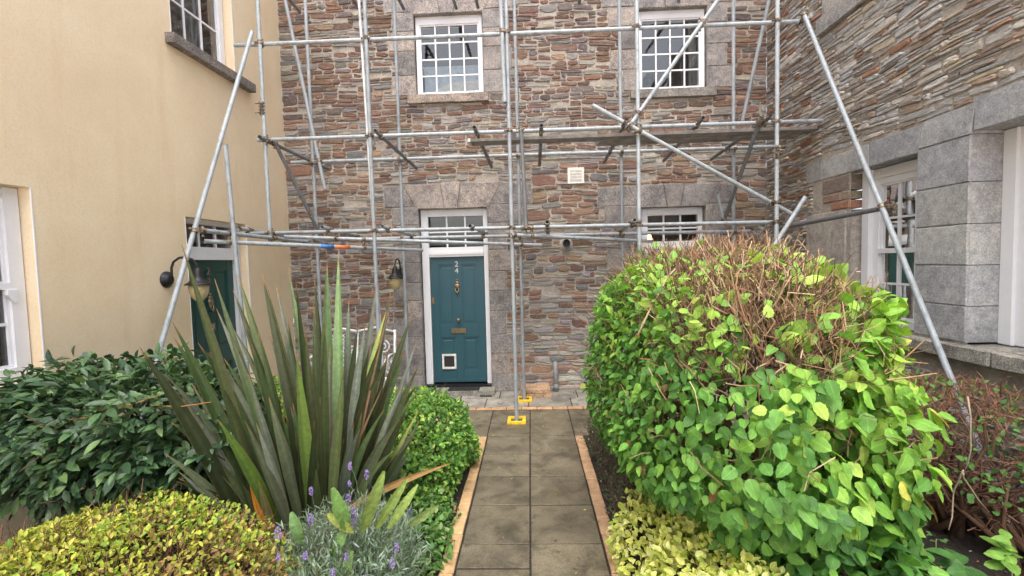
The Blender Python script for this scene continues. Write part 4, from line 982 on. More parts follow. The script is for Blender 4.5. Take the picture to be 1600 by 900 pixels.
# ---- dark hedge on the left
def dark_hedge():
    c, r = (-2.74, 2.98, .95), (.86, .52, .42)
    root = thing('hedge', 'dark green glossy-leaved hedge below the cream wall, left of the spiky flax', 'hedge', (-2.7, 3.0, 0))
    P, nr, s, q = hull(6600, c, r, 2.9, .5, -.95, .16, 4.5, 3)
    P[:, 2] += .05 * fbm(P, 2.2, 8)
    side = np.stack([rng.normal(size=len(P)), rng.normal(size=len(P)) * .4 - .35, -.15 + .45 * rng.normal(size=len(P))], 1)
    tip = norm(nr * .55 + side * .9); n_ = jitter(nr * .45 + np.array([0, -.25, .95]), .33)
    size = rng.uniform(.062, .112, len(P))
    tint = pick([(.048, .10, .042), (.075, .145, .055), (.034, .075, .036), (.12, .20, .07)], [4, 4, 3, 1.2], len(P)) 
    place_leaves(root, T['dark'], 'glossy', P, tip, n_, size, tint, score(P, nr, s, size))
    stems(root, (-2.7, 3.0, 0), c, r, 22, (.02, .006), (.085, .05, .032), .7)
    # long arching russet shoots
    for a, b in (((60, 668), (190, 663)), ((40, 672), (175, 690)), ((150, 640), (250, 618)), ((235, 632), (330, 628)), ((120, 690), (175, 672))):
        A, B = at(*a, 2.55), at(*b, 2.5); twig_tubes([A], [B], [.004], [.002], [(.38, .17, .06)], 5, .06, 5).build('shoot', 'bark', root, smooth=True)
    # upright leafy shoot at the raker's foot
    st_ = []; 
    for (px, py) in ((262, 552), (235, 562), (178, 566), (110, 573), (40, 584)):
        A = at(px + 6, py + 40, 2.95); B = at(px, py, 2.9); twig_tubes([A], [B], [.004], [.002], [(.2, .12, .05)], 5, .06, 4).build('shoot', 'bark', root, smooth=True)
        t = rng.random(9)[:, None]; PP = np.array(A) + (np.array(B) - np.array(A)) * (t * .9 + .1); st_.append(PP)
    PP = np.concatenate(st_); nn = len(PP)
    place_leaves(root, T['dark'], 'glossy', PP, norm(rng.normal(size=(nn, 3)) * [1, .6, .7] + [0, -.2, .1]), jitter(np.tile([0., -.3, 1], (nn, 1)), .4), rng.uniform(.05, .08, nn), pick([(.07, .15, .05)], [1], nn), np.ones(nn), 0, mass='shoot_leaves')
dark_hedge()

# ---- yellow-green mound, front left
def spiraea():
    c, r = (-2.04, 2.1, .22), (.90, .64, .62)
    root = thing('shrub', 'low mounded shrub with small yellow-green leaves over brown twigs, front left corner', 'shrub', (-2.0, 2.1, 0))
    P, nr, s, q = hull(19000, c, r, 2.1, .2, -.4, .08, 3, 12)
    f = fbm(P, 6, 40); keep = (f > -.30) | (rng.random(len(P)) < .5); P, nr, s, q, f = P[keep], nr[keep], s[keep], q[keep], f[keep]
    tip = jitter(nr * .5 + [0, 0, .35], .75); n_ = jitter(nr * .6 + np.array([0, -.15, .8]), .45); size = rng.uniform(.018, .036, len(P))
    yel = (fbm(P, 2.5, 77) + .2 * rng.normal(size=len(P)))[:, None]
    a = pick([(.33, .42, .05), (.44, .44, .06), (.22, .36, .05), (.36, .25, .06)], [5, 4, 3, .6], len(P)); b = pick([(.46, .42, .08), (.36, .40, .06)], [1, 1], len(P))
    place_leaves(root, T['spir'], 'leaf', P, tip, n_, size, np.where((q[:, 0:1] + .6 * fbm(P, 5, 13)[:, None] + .25 * rng.normal(size=(len(P), 1))) > .62, pick([(.30, .17, .07), (.22, .13, .06), (.34, .30, .06)], [2, 1, 2], len(P)), np.where(yel > .12, b, a)), score(P, nr, s, size))
    n = 2600; A, nr2, s2, _ = hull(n, c, np.array(r) * .92, 2.3, .3, -.3); n = len(A); B = A + jitter(nr2 + [0, 0, .6], .6) * rng.uniform(.05, .13, n)[:, None]
    twig_tubes(A, B, np.full(n, .0022), np.full(n, .001), pick([(.16, .08, .05), (.24, .12, .07), (.09, .045, .03)], [1, 1, 1], n), 3, .1, 2).build('twigs', 'bark', root, kind='stuff')
    stems(root, (-2.0, 2.1, 0), c, r, 12, (.01, .004), (.1, .06, .04), .3)
spiraea()

# ---- rounded green euonymus beside the path
def green_mound():
    c, r = (-1.22, 4.32, .26), (.60, .86, .47)
    root = thing('shrub', 'rounded bright green variegated shrub left of the paved path', 'shrub', (-1.2, 4.4, 0))
    P, nr, s, q = hull(9500, c, r, 2.3, .25, -.6, .09, 4, 5)
    tip = jitter(nr * .6 + [0, 0, .1], .7); n_ = jitter(nr * .8 + np.array([0, -.1, .5]), .4); size = rng.uniform(.032, .055, len(P))
    tint = pick([(.10, .24, .04), (.16, .31, .045), (.06, .16, .035), (.30, .40, .09)], [4, 4, 3, 1.6], len(P))
    place_leaves(root, T['vgreen'], 'leaf', P, tip, n_, size, tint, score(P, nr, s, size))
    stems(root, (-1.2, 4.4, 0), c, r, 12, (.014, .005))
    c, r = (-1.75, 5.35, .2), (.55, .42, .30)
    root = thing('shrub', 'low cream-variegated shrub behind the flax, in front of the stone house', 'shrub', (-1.75, 5.35, 0))
    P, nr, s, q = hull(2600, c, r, 2.2, .25, -.6, .1, 4, 25); size = rng.uniform(.03, .05, len(P))
    place_leaves(root, T['vyel'], 'leaf', P, jitter(nr * .6, .7), jitter(nr * .8 + [0, 0, .5], .4), size, pick([(.55, .55, .25), (.62, .56, .2), (.4, .5, .2)], [2, 2, 1], len(P)), score(P, nr, s, size), 120)
    stems(root, (-1.75, 5.35, 0), c, r, 6, (.01, .004))
    c, r = (-2.75, 5.0, .35), (.75, .5, .42)
    root = thing('shrub', 'bright green shrub glimpsed between the flax blades, by the cream wall', 'shrub', (-2.75, 5.0, 0))
    P, nr, s, q = hull(3000, c, r, 2.2, .3, -.6, .12, 4, 26); size = rng.uniform(.035, .06, len(P))
    place_leaves(root, T['vgreen'], 'leaf', P, jitter(nr * .6, .7), jitter(nr * .8 + [0, 0, .5], .4), size, pick([(.13, .27, .04), (.2, .32, .06)], [2, 1], len(P)), score(P, nr, s, size), 100)
    stems(root, (-2.75, 5.0, 0), c, r, 6, (.01, .004))
green_mound()

# ---- New Zealand flax
def flax():
    B0_ = Vector((-1.50, 3.12, .02))
    root = thing('flax_plant', 'tall spiky flax with olive-grey sword leaves in the left bed', 'flax plant', B0_)
    tips = [(284, 382, 3.0), (218, 542, 2.85), (269, 502, 2.9), (271, 526, 2.8), (309, 535, 3.1), (324, 533, 3.3), (335, 435, 3.1), (338, 482, 2.95), (362, 509, 3.3), (364, 453, 3.4), (371, 427, 3.2),
            (409, 427, 3.0), (418, 449, 3.25), (393, 538, 2.8), (388, 584, 2.7), (432, 449, 3.4), (450, 418, 3.45), (462, 438, 3.1), (463, 551, 2.65), (477, 515, 2.85), (491, 430, 3.3), (511, 409, 3.1),
            (529, 390, 3.0), (529, 500, 3.2), (516, 538, 2.9), (588, 444, 3.2), (611, 453, 3.4), (604, 484, 3.0), (571, 507, 2.9), (644, 491, 3.1), (651, 533, 3.2), (595, 533, 2.85), (537, 573, 2.7),
            (653, 600, 3.2), (653, 613, 3.0), (655, 640, 3.3), (615, 704, 2.8), (491, 658, 2.6), (340, 655, 2.55), (324, 626, 2.7), (560, 560, 3.0), (440, 560, 3.1), (420, 620, 2.75), (505, 560, 3.3),
            (470, 600, 2.75), (585, 590, 3.1), (450, 500, 3.3), (380, 500, 3.0), (350, 560, 2.9), (545, 470, 3.35), (500, 620, 2.7), (400, 660, 2.65), (620, 560, 3.3), (300, 600, 3.1), (634, 548, 3.1), (645, 585, 3.0), (605, 560, 2.9), (625, 655, 2.9), (588, 520, 3.25), (655, 570, 3.2), (600, 640, 2.8), (575, 570, 2.9), (640, 628, 3.1), (560, 505, 3.0), (630, 600, 2.9), (612, 600, 3.2)]
    SPECIAL = {(463, 551): (.12, .18, .04), (340, 655): (.11, .18, .035), (655, 640): (.28, .33, .1), (511, 409): (.11, .16, .07), (529, 390): (.15, .23, .1), (450, 418): (.14, .2, .09), (604, 484): (.28, .36, .1)}
    def blade(tip, base, wd, c, bend, twist, edge=(.20, .15, .06), tipc=(.32, .16, .06), name='leaf', lab=None, split=0):
        mb = MB(); n = 16; tip, base = Vector(tip), Vector(base); ax = tip - base; L_ = ax.length
        view = (CAM - (tip + base) / 2).normalized(); sd_ = ax.cross(view).normalized()
        sd_ = (Matrix.Rotation(twist, 3, ax.normalized()) @ sd_); nn = sd_.cross(ax).normalized()
        out = Vector((ax.x, ax.y, 0)); vs, cs = [], []
        c2 = tuple(x * random.uniform(.75, 1.0) for x in c)
        for i in range(n + 1):
            t = i / n; p = base.lerp(tip, t) + Vector((0, 0, 1)) * bend * L_ * math.sin(math.pi * t) * .6 - out * bend * math.sin(math.pi * t) * .35
            hw = wd * (.55 + .45 * math.sin(min(1, t * 1.6) * math.pi / 2)) * (1 if t < .45 else max(0, 1 - ((t - .45) / .55) ** 1.7))
            hw = max(hw, .001); dp = hw * .42 * (1 - t * .4)
            for k, u in enumerate((-1, -.93, -.45, 0, .45, .93, 1)):
                vs.append(p + sd_ * hw * u - nn * dp * (1 - abs(u)))
                a = min(1, max(0, (t - .94) / .05)); base_c = edge if abs(u) == 1 else (c if u < 0 else c2)
                if abs(u) < .1: base_c = tuple(x * 1.25 for x in c)
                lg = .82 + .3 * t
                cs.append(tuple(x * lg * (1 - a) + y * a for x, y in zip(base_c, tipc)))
        fs = [(i * 7 + j, i * 7 + j + 1, (i + 1) * 7 + j + 1, (i + 1) * 7 + j) for i in range(n) for j in range(6)]
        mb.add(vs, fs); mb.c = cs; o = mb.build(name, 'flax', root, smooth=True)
        if lab: o['label'] = lab
        return o
    random.seed(5)
    base_cols = [(.065, .085, .035), (.10, .12, .065), (.045, .065, .024), (.17, .19, .15), (.055, .09, .032), (.035, .046, .018), (.08, .105, .04), (.13, .15, .11)]  # pale grey entries put the blades' highlights into the leaf colour
    for k in range(44):
        a = random.uniform(-1, 1); tips.append((460 + a * 205, 470 + abs(a) ** 1.5 * 110 + random.uniform(0, 190), random.uniform(2.75, 3.6)))
    for (px, py, Y) in tips:
        Y = min(Y, 2.32 + (px - 210) * .003) if px < 345 else Y
        tp = at(px, py, Y); dx = (px - 470) / 240; b = B0_ + Vector((dx * .30 + random.uniform(-.05, .05), (Y - 3.05) * .35 + random.uniform(-.05, .05), 0))
        c = SPECIAL.get((px, py), random.choice(base_cols)); k = random.uniform(.85, 1.2)
        L_ = (tp - b).length
        blade(tp, b, random.uniform(.027, .043) * min(1.15, .62 + L_ * .3), tuple(x * k for x in c), random.uniform(.02, .17) * (1 if abs(dx) > .3 else .45), random.uniform(-.75, .75))
    for k in range(26):                              # short inner blades hiding the base
        a = random.uniform(-1, 1); b = B0_ + Vector((a * .16, random.uniform(-.22, .15), 0)); tp = b + Vector((a * .5 + random.uniform(-.1, .1), random.uniform(-.35, .2), random.uniform(.6, 1.15)))
        blade(tp, b, random.uniform(.032, .046), random.choice(base_cols), .03, random.uniform(-.8, .8))
    # dead and dying blades
    D_ = (.50, .20, .04); DB = (.24, .14, .08)
    blade(at(706, 723, 3.0), at(520, 806, 2.85), .026, (.40, .22, .09), .04, .5, (.45, .25, .1), (.4, .2, .1), lab='dead orange-brown blade reaching over the green shrub')
    blade(at(389, 749, 2.75), at(430, 850, 2.85), .035, (.62, .24, .03), .0, .1, (.7, .3, .03), (.5, .2, .05), lab='bright orange dying blade low at the front')
    blade(at(404, 752, 2.74), at(432, 850, 2.83), .025, (.14, .12, .05), .0, .0, (.5, .3, .05), (.5, .2, .05))
    for a, b in (((273, 737), (400, 770)), ((302, 703), (420, 790)), ((285, 745), (395, 790)), ((340, 770), (440, 830)), ((610, 470), (560, 700)), ((600, 600), (520, 790))):
        blade(at(*a, 2.9), at(*b, 2.95), .009, DB, .03, .3, DB, DB, lab='thin dry brown blade')
flax()

# ---- big leafy bush on the right with cut brown twigs on top
def big_bush():
    c, r = (1.25, 3.38, 1.12), (.78, 1.45, .95)
    root = thing('bush', 'big rounded leafy bush with bare brown twigs on top, right of the path', 'bush', (1.4, 3.3, 0))
    def leafset(n, sz, tpl, small):
        P, nr, s, q = hull(n, c, r, 2.3, .26, -.93, .08, 2.6, 31, .4)
        up_ = q[:, 2] > 0; P[up_, 2] += (q[up_, 2] ** .72 - q[up_, 2]) * r[2] * s[up_]
        P[:, 0] += np.where(q[:, 2] < 0, -q[:, 0] * (q[:, 2] ** 2) * .22, 0); P[:, 1] += np.where(q[:, 2] < 0, -q[:, 1] * (q[:, 2] ** 2) * .38, 0)
        # left and far flank small leaved, near and right flank large leaved
        g = 1 / (1 + np.exp(-((q[:, 0] + .55) * 5 - q[:, 1] * 2.5)))
        keep = rng.random(len(P)) < ((1 - g) if small else g)
        f = fbm(P, 3.2, 50)
        bare = (q[:, 2] > .32 + .3 * f + .4 * q[:, 0].clip(0, 1)) & (q[:, 0] > -.62 + .25 * f) & (q[:, 0] < .5) & (q[:, 1] < .75)
        patch = (np.abs(q[:, 0] - .1) < .2) & (np.abs(q[:, 2] - .02) < .17) & (q[:, 1] < 0) & (f > -.1)
        keep &= ~(bare & (rng.random(len(P)) > np.where((np.abs(q[:, 0] + .06) < .5) & (q[:, 1] < .3), .15, .36))) & ~(patch & (rng.random(len(P)) > .45))
        P, nr, s, q, f = P[keep], nr[keep], s[keep], q[keep], f[keep]; n = len(P)
        size = rng.uniform(*sz, n) * (1.0 if small else (.95 + .25 * q[:, 0]))
        tip = jitter(nr * .42 + np.array([0, -.05, -.55]), .42); n_ = jitter(nr * .75 + np.array([0, -.1, .62]), .33)
        up = q[:, 2] > .35; tip[up] = jitter(nr[up] * .7 + np.array([0, 0, .15]), .6)
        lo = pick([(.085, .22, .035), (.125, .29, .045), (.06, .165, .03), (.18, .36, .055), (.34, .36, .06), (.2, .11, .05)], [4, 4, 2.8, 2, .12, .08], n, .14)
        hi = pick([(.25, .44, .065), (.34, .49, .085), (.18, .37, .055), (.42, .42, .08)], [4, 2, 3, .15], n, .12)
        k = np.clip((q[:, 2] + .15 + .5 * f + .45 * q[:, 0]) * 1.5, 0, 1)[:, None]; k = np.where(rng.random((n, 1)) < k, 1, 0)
        return P, tip, n_, size, lo * (1 - k) + hi * k, score(P, nr, s, size), tpl
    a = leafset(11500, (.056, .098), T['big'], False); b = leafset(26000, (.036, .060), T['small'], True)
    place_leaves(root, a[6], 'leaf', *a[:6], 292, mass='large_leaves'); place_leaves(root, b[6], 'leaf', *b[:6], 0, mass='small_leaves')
    P, nr, s, q = hull(900, (1.5, 2.3, .42), (.42, .32, .32), 2.2, .5, -.9, .15, 4, 70, .7); n = len(P)
    place_leaves(root, T['big'], 'leaf', P, jitter(nr * .5 + [0, 0, -.3], .5), jitter(nr * .7 + [0, 0, .6], .35), rng.uniform(.05, .10, n), pick([(.05, .15, .03), (.08, .21, .035), (.15, .32, .05)], [3, 3, 1], n), score(P, nr, s, np.ones(n)), 0, mass='low_leaves')  # darker tints put the shade under the bush into these leaves
    # bare twigs on the crown
    n = 11000; A, nr2, s2, q2 = hull(n, c, np.array(r) * .97, 2.3, .42, -.15, .08, 2.6, 31, .5)
    A[:, 2] += np.where(q2[:, 2] > 0, (np.abs(q2[:, 2]) ** .72 - q2[:, 2]) * r[2] * s2, 0)
    keep = (q2[:, 2] > .22) & (np.abs(q2[:, 0]) < .8) | (rng.random(len(A)) < .14); A, nr2 = A[keep], nr2[keep]; n = len(A)
    B = A + jitter(nr2 * .6 + [0, 0, .7], .62) * rng.uniform(.05, .20, n)[:, None]
    B[:, 2] = np.minimum(B[:, 2], 2.17 + .04 * rng.normal(size=n))
    thick = rng.uniform(.0011, .0033, n)
    twig_tubes(A, B, thick * 1.25, thick * .8, pick([(.24, .14, .08), (.36, .23, .135), (.13, .075, .048), (.52, .39, .25)], [4, 3.5, 4, 1.1], n), 3, .12, 2).build('twigs', 'bark', root, kind='stuff')
    for k in range(75):                               # stout pruned shoots
        th = rng.uniform(0, 6.28); rr_ = rng.random() ** .5 * .78; e = np.array(c) + np.array([math.cos(th) * rr_ * r[0], math.sin(th) * rr_ * r[1], 0])
        zz = 1.12 + .98 * (1 - rr_ ** 2.5) ** .4; e[2] = min(2.2, zz + rng.uniform(-.05, .08)); s0 = e + np.array([rng.normal() * .10, rng.normal() * .12, -rng.uniform(.25, .5)])
        cc = [(.42, .24, .13), (.3, .15, .08), (.55, .4, .25)][rng.integers(0, 3)]
        mb = twig_tubes([s0], [e], [.0065], [.0036], [cc], 5, .07, 5)
        for q in range(4): t = rng.uniform(.3, .95); p = s0 + (e - s0) * t; twig_tubes([p], [p + norm(rng.normal(size=3) + [0, 0, .7]) * rng.uniform(.08, .2)], [.003], [.0016], [cc], 4, .1, 3, mb)
        mb.build('twig', 'bark', root, smooth=True)
    stems(root, (1.4, 3.3, 0), c, r, 26, (.024, .007), (.12, .07, .042), .35)
big_bush()

# ---- yellow variegated shrub, front right of the path
def yellow_shrub():
    root = thing('shrub', 'low shrub with cream and yellow edged leaves at the foot of the big bush', 'shrub', (1.0, 2.7, 0))
    PP = [[], [], [], []]
    for c, r, n in (((.80, 3.0, .14), (.27, .42, .27), 1500), ((.96, 2.5, .20), (.34, .42, .34), 2600), ((.93, 2.05, .26), (.32, .32, .32), 1700)):
        P, nr, s, q = hull(n, c, r, 2.2, .3, -.5, .14, 5, 9)
        for a, b in zip(PP, (P, nr, s, q)): a.append(b)
    P, nr, s, q = [np.concatenate(x) for x in PP]; size = rng.uniform(.032, .054, len(P))
    tint = pick([(.80, .74, .30), (.82, .78, .44), (.66, .68, .2), (.44, .53, .12)], [4, 3, 2, 1], len(P), .1)
    place_leaves(root, T['vyel'], 'leaf', P, jitter(nr * .6 + [0, 0, .3], .6), jitter(nr * .8 + [0, -.1, .5], .4), size, tint, score(P, nr, s, size), 290)
    for c in ((.8, 3.0, 0), (.96, 2.5, 0), (.93, 2.05, 0)): stems(root, c, (c[0], c[1], .2), (.3, .3, .3), 6, (.008, .004))
yellow_shrub()

# ---- wiry heather along the right edging
def heather():
    root = thing('heather', 'wiry brown-green heather tufts along the right-hand brick edging', 'heather', (.72, 4.3, 0))
    al = [[], []]; mb = MB()
    for cy in (4.95, 4.55, 4.15, 3.75, 3.4):
        c = np.array([.72 + rng.uniform(-.02, .03), cy, .10]); n = 330; e = c + norm(np.abs(rng.normal(size=(n, 3))) * [1, 1, 1.4] * rng.choice([-1, 1], (n, 3)) * [1, 1, 1]) * rng.uniform(.14, .30, n)[:, None] * [.75, 1, 1.25]
        e[:, 2] = np.abs(e[:, 2] - .05) + .04; st_ = np.tile(c, (n, 1)) * [1, 1, 0] + rng.normal(size=(n, 3)) * [.03, .04, 0]
        twig_tubes(st_, e, np.full(n, .0018), np.full(n, .001), pick([(.16, .09, .08), (.2, .13, .1), (.08, .1, .05)], [2, 1, 1], n), 3, .1, 3, mb)
        t = rng.uniform(.4, 1, (n, 9))[:, :, None]; P = (st_[:, None, :] + (e - st_)[:, None, :] * t).reshape(-1, 3); al[0].append(P)
    mb.build('stems', 'bark', root, kind='stuff'); P = np.concatenate(al[0]) + rng.normal(size=(len(al[0]) * 330 * 9, 3)) * .006; n = len(P)
    place_leaves(root, T['spir'], 'soft', P, norm(rng.normal(size=(n, 3)) + [0, 0, .6]), norm(rng.normal(size=(n, 3))), rng.uniform(.012, .026, n), pick([(.07, .12, .05), (.12, .16, .07), (.17, .10, .10), (.35, .33, .25)], [4, 3, 3, .6], n), np.ones(n), 0)
heather()

# ---- bare pruned shrub by the right wall
def bare_shrub():
    c, r = (3.02, 3.38, .66), (.43, .80, .40)
    root = thing('shrub', 'nearly leafless pruned shrub of tangled russet twigs under the right-hand window ledge', 'shrub', (3.0, 3.35, 0))
    mb = MB()
    for k, (bx_, by_) in enumerate(((2.86, 3.42), (2.95, 3.30), (3.12, 3.25), (3.2, 3.55), (2.8, 3.75), (3.25, 3.0), (3.0, 2.9))):
        b = np.array([bx_, by_, -.02])
        for q in range(6):
            e = np.array(c) + norm(rng.normal(size=3)) * np.array(r) * .8; e[2] = abs(e[2] - .45) + .5
            g = b + (e - b) * .3 + rng.normal(size=3) * .02; g[2] = max(g[2], .12)
            m2 = MB(); pts = [b + rng.normal(size=3) * [.02, .02, 0], g, b + (e - b) * .65 + rng.normal(size=3) * .04, e]
            m2.tube(pts, [.026, .018, .011, .005], 7, True, tuple(np.array((.15, .085, .05)) * rng.uniform(.7, 1.25)))
            for w_ in range(8):
                t = rng.uniform(.35, 1); p = b + (e - b) * t + rng.normal(size=3) * .03
                twig_tubes([p], [p + norm(rng.normal(size=3) * [1, 1, .6] + [0, 0, .5]) * rng.uniform(.1, .26)], [.005], [.0025], [np.array((.17, .085, .055)) * rng.uniform(.7, 1.3)], 4, .14, 3, m2)
            m2.build('branch', 'bark', root, smooth=True)
    n = 2300; A, nr2, s2, q2 = hull(n, c, np.array(r), 2.8, .4, -.5, .06, 4, 2, .9); kp = (q2[:, 2] > .35) | (rng.random(len(A)) < .12); A, nr2, q2 = A[kp], nr2[kp], q2[kp]; n = len(A)
    B = A + jitter(nr2 * .3 + [0, 0, .5], .7) * rng.uniform(.04, .13, n)[:, None]; B[:, 0] = np.minimum(B[:, 0], RX - .02); B[:, 2] = np.minimum(B[:, 2], 1.1)
    topc = pick([(.26, .115, .07), (.33, .17, .10), (.17, .08, .05)], [1, 1, 1], n); lowc = pick([(.13, .07, .045), (.2, .11, .07)], [1, 1], n)
    twig_tubes(A, B, np.full(n, .0026), np.full(n, .0014), np.where(q2[:, 2:3] > .45, topc, lowc), 3, .13, 2).build('twigs', 'bark', root, kind='stuff')
    for a, b in (((1512, 620), (1505, 740)), ((1505, 735), (1482, 828)), ((1505, 740), (1545, 800))):
        twig_tubes([at(*a, 2.75)], [at(*b, 2.85)], [.005], [.004], [(.45, .36, .25)], 5, .05, 5).build('pale_stem', 'bark', root, smooth=True)
    n = 750; P, nr, s, q = hull(n, c, np.array(r) * 1.02, 2.6, .4, -.6, .06, 4, 2, .5); n = len(P); size = rng.uniform(.03, .05, n)
    place_leaves(root, T['small'], 'leaf', P, jitter(nr + [0, 0, .2], .6), jitter(nr + [0, 0, .8], .4), size, pick([(.08, .2, .05), (.12, .26, .05)], [1, 1], n), score(P, nr, s, size), 120)
bare_shrub()

# ---- lavender and the crinkled broad leaves in it
def lavender():
    c, r = np.array((-1.08, 2.50, .25)), np.array((.46, .50, .42))
    root = thing('lavender', 'grey-green lavender with a few purple flower heads at the front of the left bed', 'lavender', (-1.08, 2.5, 0))
    n = 950; d = norm(rng.normal(size=(n, 3))); d[:, 2] = np.abs(d[:, 2]) * .9 + .05; e = c + d * r * rng.uniform(.72, 1.05, n)[:, None]
    b = np.array([c[0], c[1], 0]) + (e - c) * [.35, .35, 0] + rng.normal(size=(n, 3)) * [.04, .04, 0]
    twig_tubes(b, e, np.full(n, .0022), np.full(n, .0011), pick([(.2, .25, .16), (.26, .3, .22), (.22, .16, .1)], [3, 2, 1.3], n), 3, .09, 3).build('stems', 'bark', root, kind='stuff')
    k = 17; t = rng.uniform(.45, 1.02, (n, k))[:, :, None]; P = (b[:, None] + (e - b)[:, None] * t).reshape(-1, 3); ax = np.repeat(norm(e - b), k, 0); m_ = len(P)
    tip = jitter(ax * .8, .65); f = fbm(P[::1], 5, 3)[:, None]
    tint = pick([(.20, .28, .17), (.28, .37, .28), (.13, .21, .10), (.46, .54, .48)], [4, 4, 3, 1], m_)
    sc_ = inframe(P) * rng.random(m_) * (np.linalg.norm((P - c) / r, axis=1) > .85) 
    place_leaves(root, T['needle'], 'soft', P + rng.normal(size=P.shape) * .004, tip, norm(rng.normal(size=P.shape)), rng.uniform(.028, .058, m_), tint, sc_, 120)
    for (px, py, big) in ((486, 768, 1), (547, 729, 1), (573, 742, 1.2), (546, 756, .6), (544, 780, 1.3), (553, 800, 1.5), (551, 815, 1.3), (486, 812, 1.8), (434, 834, 1.6), (458, 815, .8), (477, 869, 1), (435, 871, .8), (619, 856, 1.2), (613, 880, 1.2), (541, 871, .8), (539, 807, .8), (570, 905, .8), (640, 800, .6), (520, 895, .9)):
        Y = 2.35 if py < 830 else 2.05; p = at(px, py, Y); g = MB(); h = .011 * big + .006
        for q in range(int(26 + 16 * big)):
            v = norm(rng.normal(size=3)); o_ = np.array(p) + v * [.55 * h, .55 * h, 1.25 * h]; rr_ = rng.uniform(.003, .0055); cc = [(.20, .13, .32), (.14, .09, .25), (.29, .22, .40)][rng.integers(0, 3)]
            g.add([o_ + np.array(x) * rr_ for x in ((1, 0, 0), (-.5, .9, 0), (-.5, -.9, 0), (0, 0, 1.6))], [(0, 1, 3), (1, 2, 3), (2, 0, 3), (0, 2, 1)], cc)
        g.build('flower_head', 'flower', root)
        q = np.array([p.x + rng.normal() * .03, p.y + .05, max(.2, p.z - rng.uniform(.12, .2))]); twig_tubes([q], [np.array(p)], [.0016], [.0012], [(.2, .26, .16)], 4, .06, 3).build('flower_stem', 'bark', root)
    root = thing('foxglove', 'rosette of long crinkled yellow-green leaves rising out of the lavender', 'plant', (-.85, 2.6, 0))
    for (b, tp, wd, cc) in (((545, 830), (519, 762), .036, (.18, .33, .07)), ((566, 832), (600, 736), .032, (.27, .38, .08)), ((588, 826), (636, 748), .026, (.3, .42, .09)), ((606, 826), (653, 757), .024, (.32, .44, .10)), ((552, 832), (511, 803), .026, (.34, .40, .08)),
                            ((640, 822), (685, 790), .022, (.3, .42, .12)), ((447, 900), (408, 866), .035, (.3, .42, .08)), ((455, 893), (432, 862), .03, (.33, .44, .1)), ((470, 850), (455, 800), .03, (.18, .32, .1)), ((520, 870), (545, 815), .03, (.2, .36, .1)), ((530, 905), (550, 860), .035, (.22, .38, .1))):
        Y = 2.3; A, B = at(*b, Y), at(*tp, Y + .02); ax = B - A; vw = (CAM - A).normalized(); sd_ = ax.cross(vw).normalized(); nn = sd_.cross(ax).normalized(); sd_ = (sd_ + nn * rng.uniform(-.6, .6)).normalized(); mb = MB(); vs, cs = [], []
        N_ = 22
        for i in range(N_ + 1):
            t = i / N_; p = A.lerp(B, t) + nn * .03 * math.sin(math.pi * t); hw = wd * math.sin(math.pi * (t * .9 + .06)) ** .7 * (1 + .08 * rng.normal())
            for u in (-1, -.5, 0, .5, 1):
                cr = .1 * hw * rng.normal() * (u != 0) + .25 * hw * abs(u); vs.append(p + sd_ * hw * u + nn * cr); kk = (1.2 if u == 0 else 1) * (.5 + .07 * rng.normal()); cs.append(tuple(x * kk for x in cc))
        mb.add(vs, [(i * 5 + j, i * 5 + j + 1, (i + 1) * 5 + j + 1, (i + 1) * 5 + j) for i in range(N_) for j in range(4)]); mb.c = cs; mb.build('leaf', 'flower', root, smooth=True)
lavender()

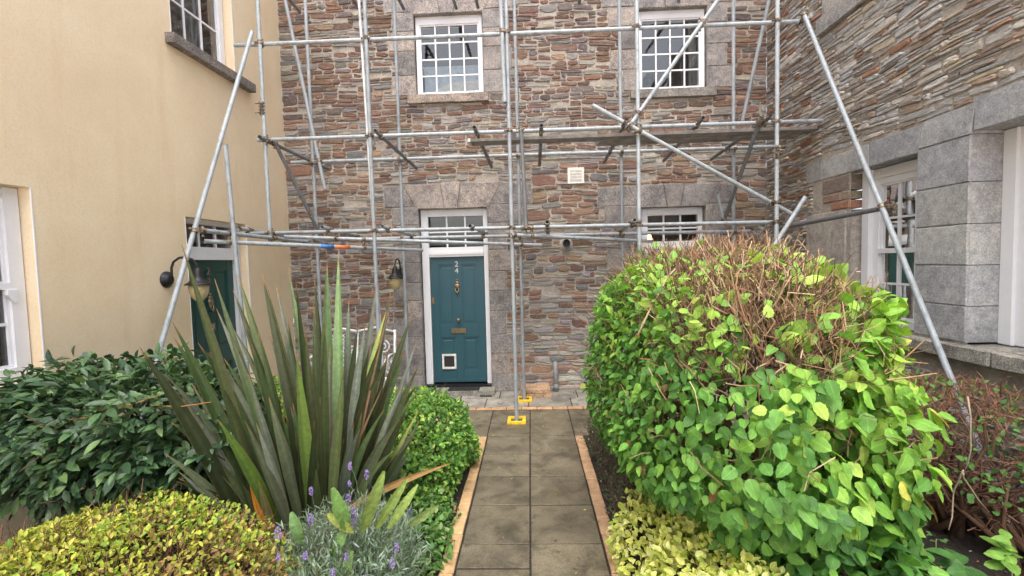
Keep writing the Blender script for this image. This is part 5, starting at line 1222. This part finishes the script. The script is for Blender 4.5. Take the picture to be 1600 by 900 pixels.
# ---- ivy and ground cover left of the edging, small plants bottom right
def ground_cover():
    root = thing('ivy', 'low green ivy spilling beside the left brick edging', 'ivy', (-.85, 2.95, 0))
    P, nr, s, q = hull(1700, (-.86, 3.05, .02), (.24, .75, .2), 2.2, .4, -.1, .2, 6, 60, 1); size = rng.uniform(.03, .05, len(P))
    place_leaves(root, T['small'], 'leaf', P, jitter(nr * .5, .7), jitter(nr * .6 + [0, 0, .8], .4), size, pick([(.08, .2, .04), (.13, .27, .06), (.3, .38, .15)], [3, 3, 1], len(P)), score(P, nr, s, size), 180)
    for k, (px, py, Y, sz, cc, lab) in enumerate(((1578, 872, 2.55, .085, (.19, .36, .06), 'bright green sapling in the bottom right corner, on the dark soil'),
                                          (1500, 892, 2.45, .105, (.06, .16, .035), 'darker green seedling on the soil, left of the corner sapling'),
                                          (1400, 880, 2.35, .085, (.17, .33, .06), 'leafy green shoot on the soil between the big bush and the seedlings'),
                                          (1463, 842, 3.1, .03, (.1, .24, .06), 'tiny green weed on bare soil at the foot of the pruned shrub'))):
        b = at(px, py, Y); root = thing('seedling', lab, 'seedling', (b.x, b.y, 0), 'young plants on the right-hand soil')
        g = Vector((b.x, b.y, -.02)); twig_tubes([g], [b], [.005], [.003], [(.25, .3, .12)], 5, .05, 4).build('stem', 'bark', root, smooth=True)
        n = 16 if k < 3 else 9; th = rng.uniform(0, 6.28, n); el = rng.uniform(-.1, .9, n)
        tip = np.stack([np.cos(th), np.sin(th), el * .7], 1); P = np.array(b) + rng.normal(size=(n, 3)) * [.02, .02, .03] * (sz / .09) + tip * .02
        place_leaves(root, T['big'], 'leaf', P, tip, jitter(np.tile([0., -.2, 1], (n, 1)), .25), rng.uniform(.7, 1.15, n) * sz, pick([cc], [1], n, .12), np.ones(n), n)
    # leaf litter and chips on the soil
    mb = MB()
    for i in range(2600):
        x, y_ = (rng.uniform(.6, 3.5), rng.uniform(1.6, 5.1)) if rng.random() < .75 else (rng.uniform(-1.6, -.66), rng.uniform(2.4, 5.0))
        z = .03 * (noise.noise(Vector((x * 6, y_ * 6, 1))) + .6 * noise.noise(Vector((x * 18, y_ * 18, 4)))) + .004
        s_ = rng.uniform(.003, .014); el_ = rng.uniform(1, 3.5); a = rng.uniform(0, 3.14); u = np.array([math.cos(a), math.sin(a), rng.normal() * .3]) * s_ * el_; v = np.array([-math.sin(a), math.cos(a), rng.normal() * .3]) * s_; o_ = np.array([x, y_, z])
        cc = [(.14, .08, .05), (.25, .17, .11), (.06, .04, .03), (.5, .45, .36), (.32, .15, .08)][rng.choice(5, p=[.33, .25, .27, .07, .08])]
        mb.add([o_ - u, o_ - v * .7, o_ + u, o_ + v + [0, 0, s_ * .5]], [(0, 1, 2, 3)], cc)
    o = mb.build('leaf_litter', 'chip', kind='stuff'); tag(o, 'brown leaf litter and wood chips scattered over the dark soil', 'litter')
    mb = MB()
    for i in range(34):
        x, y_ = rng.uniform(-.5, .44), rng.uniform(2.7, 5.9); s_ = rng.uniform(.006, .018); a = rng.uniform(0, 6.28)
        u = np.array([math.cos(a), math.sin(a), 0]) * s_; v = np.array([-math.sin(a), math.cos(a), 0]) * s_ * .5; o_ = np.array([x, y_, .006])
        mb.add([o_ - u, o_ - v, o_ + u, o_ + v + [0, 0, .004]], [(0, 1, 2, 3)], [(.3, .38, .08), (.1, .06, .03), (.5, .42, .1)][rng.integers(0, 3)])
    tag(mb.build('fallen_leaves', 'chip', kind='stuff'), 'small fallen leaf scraps on the paved path', 'fallen leaves')
ground_cover()
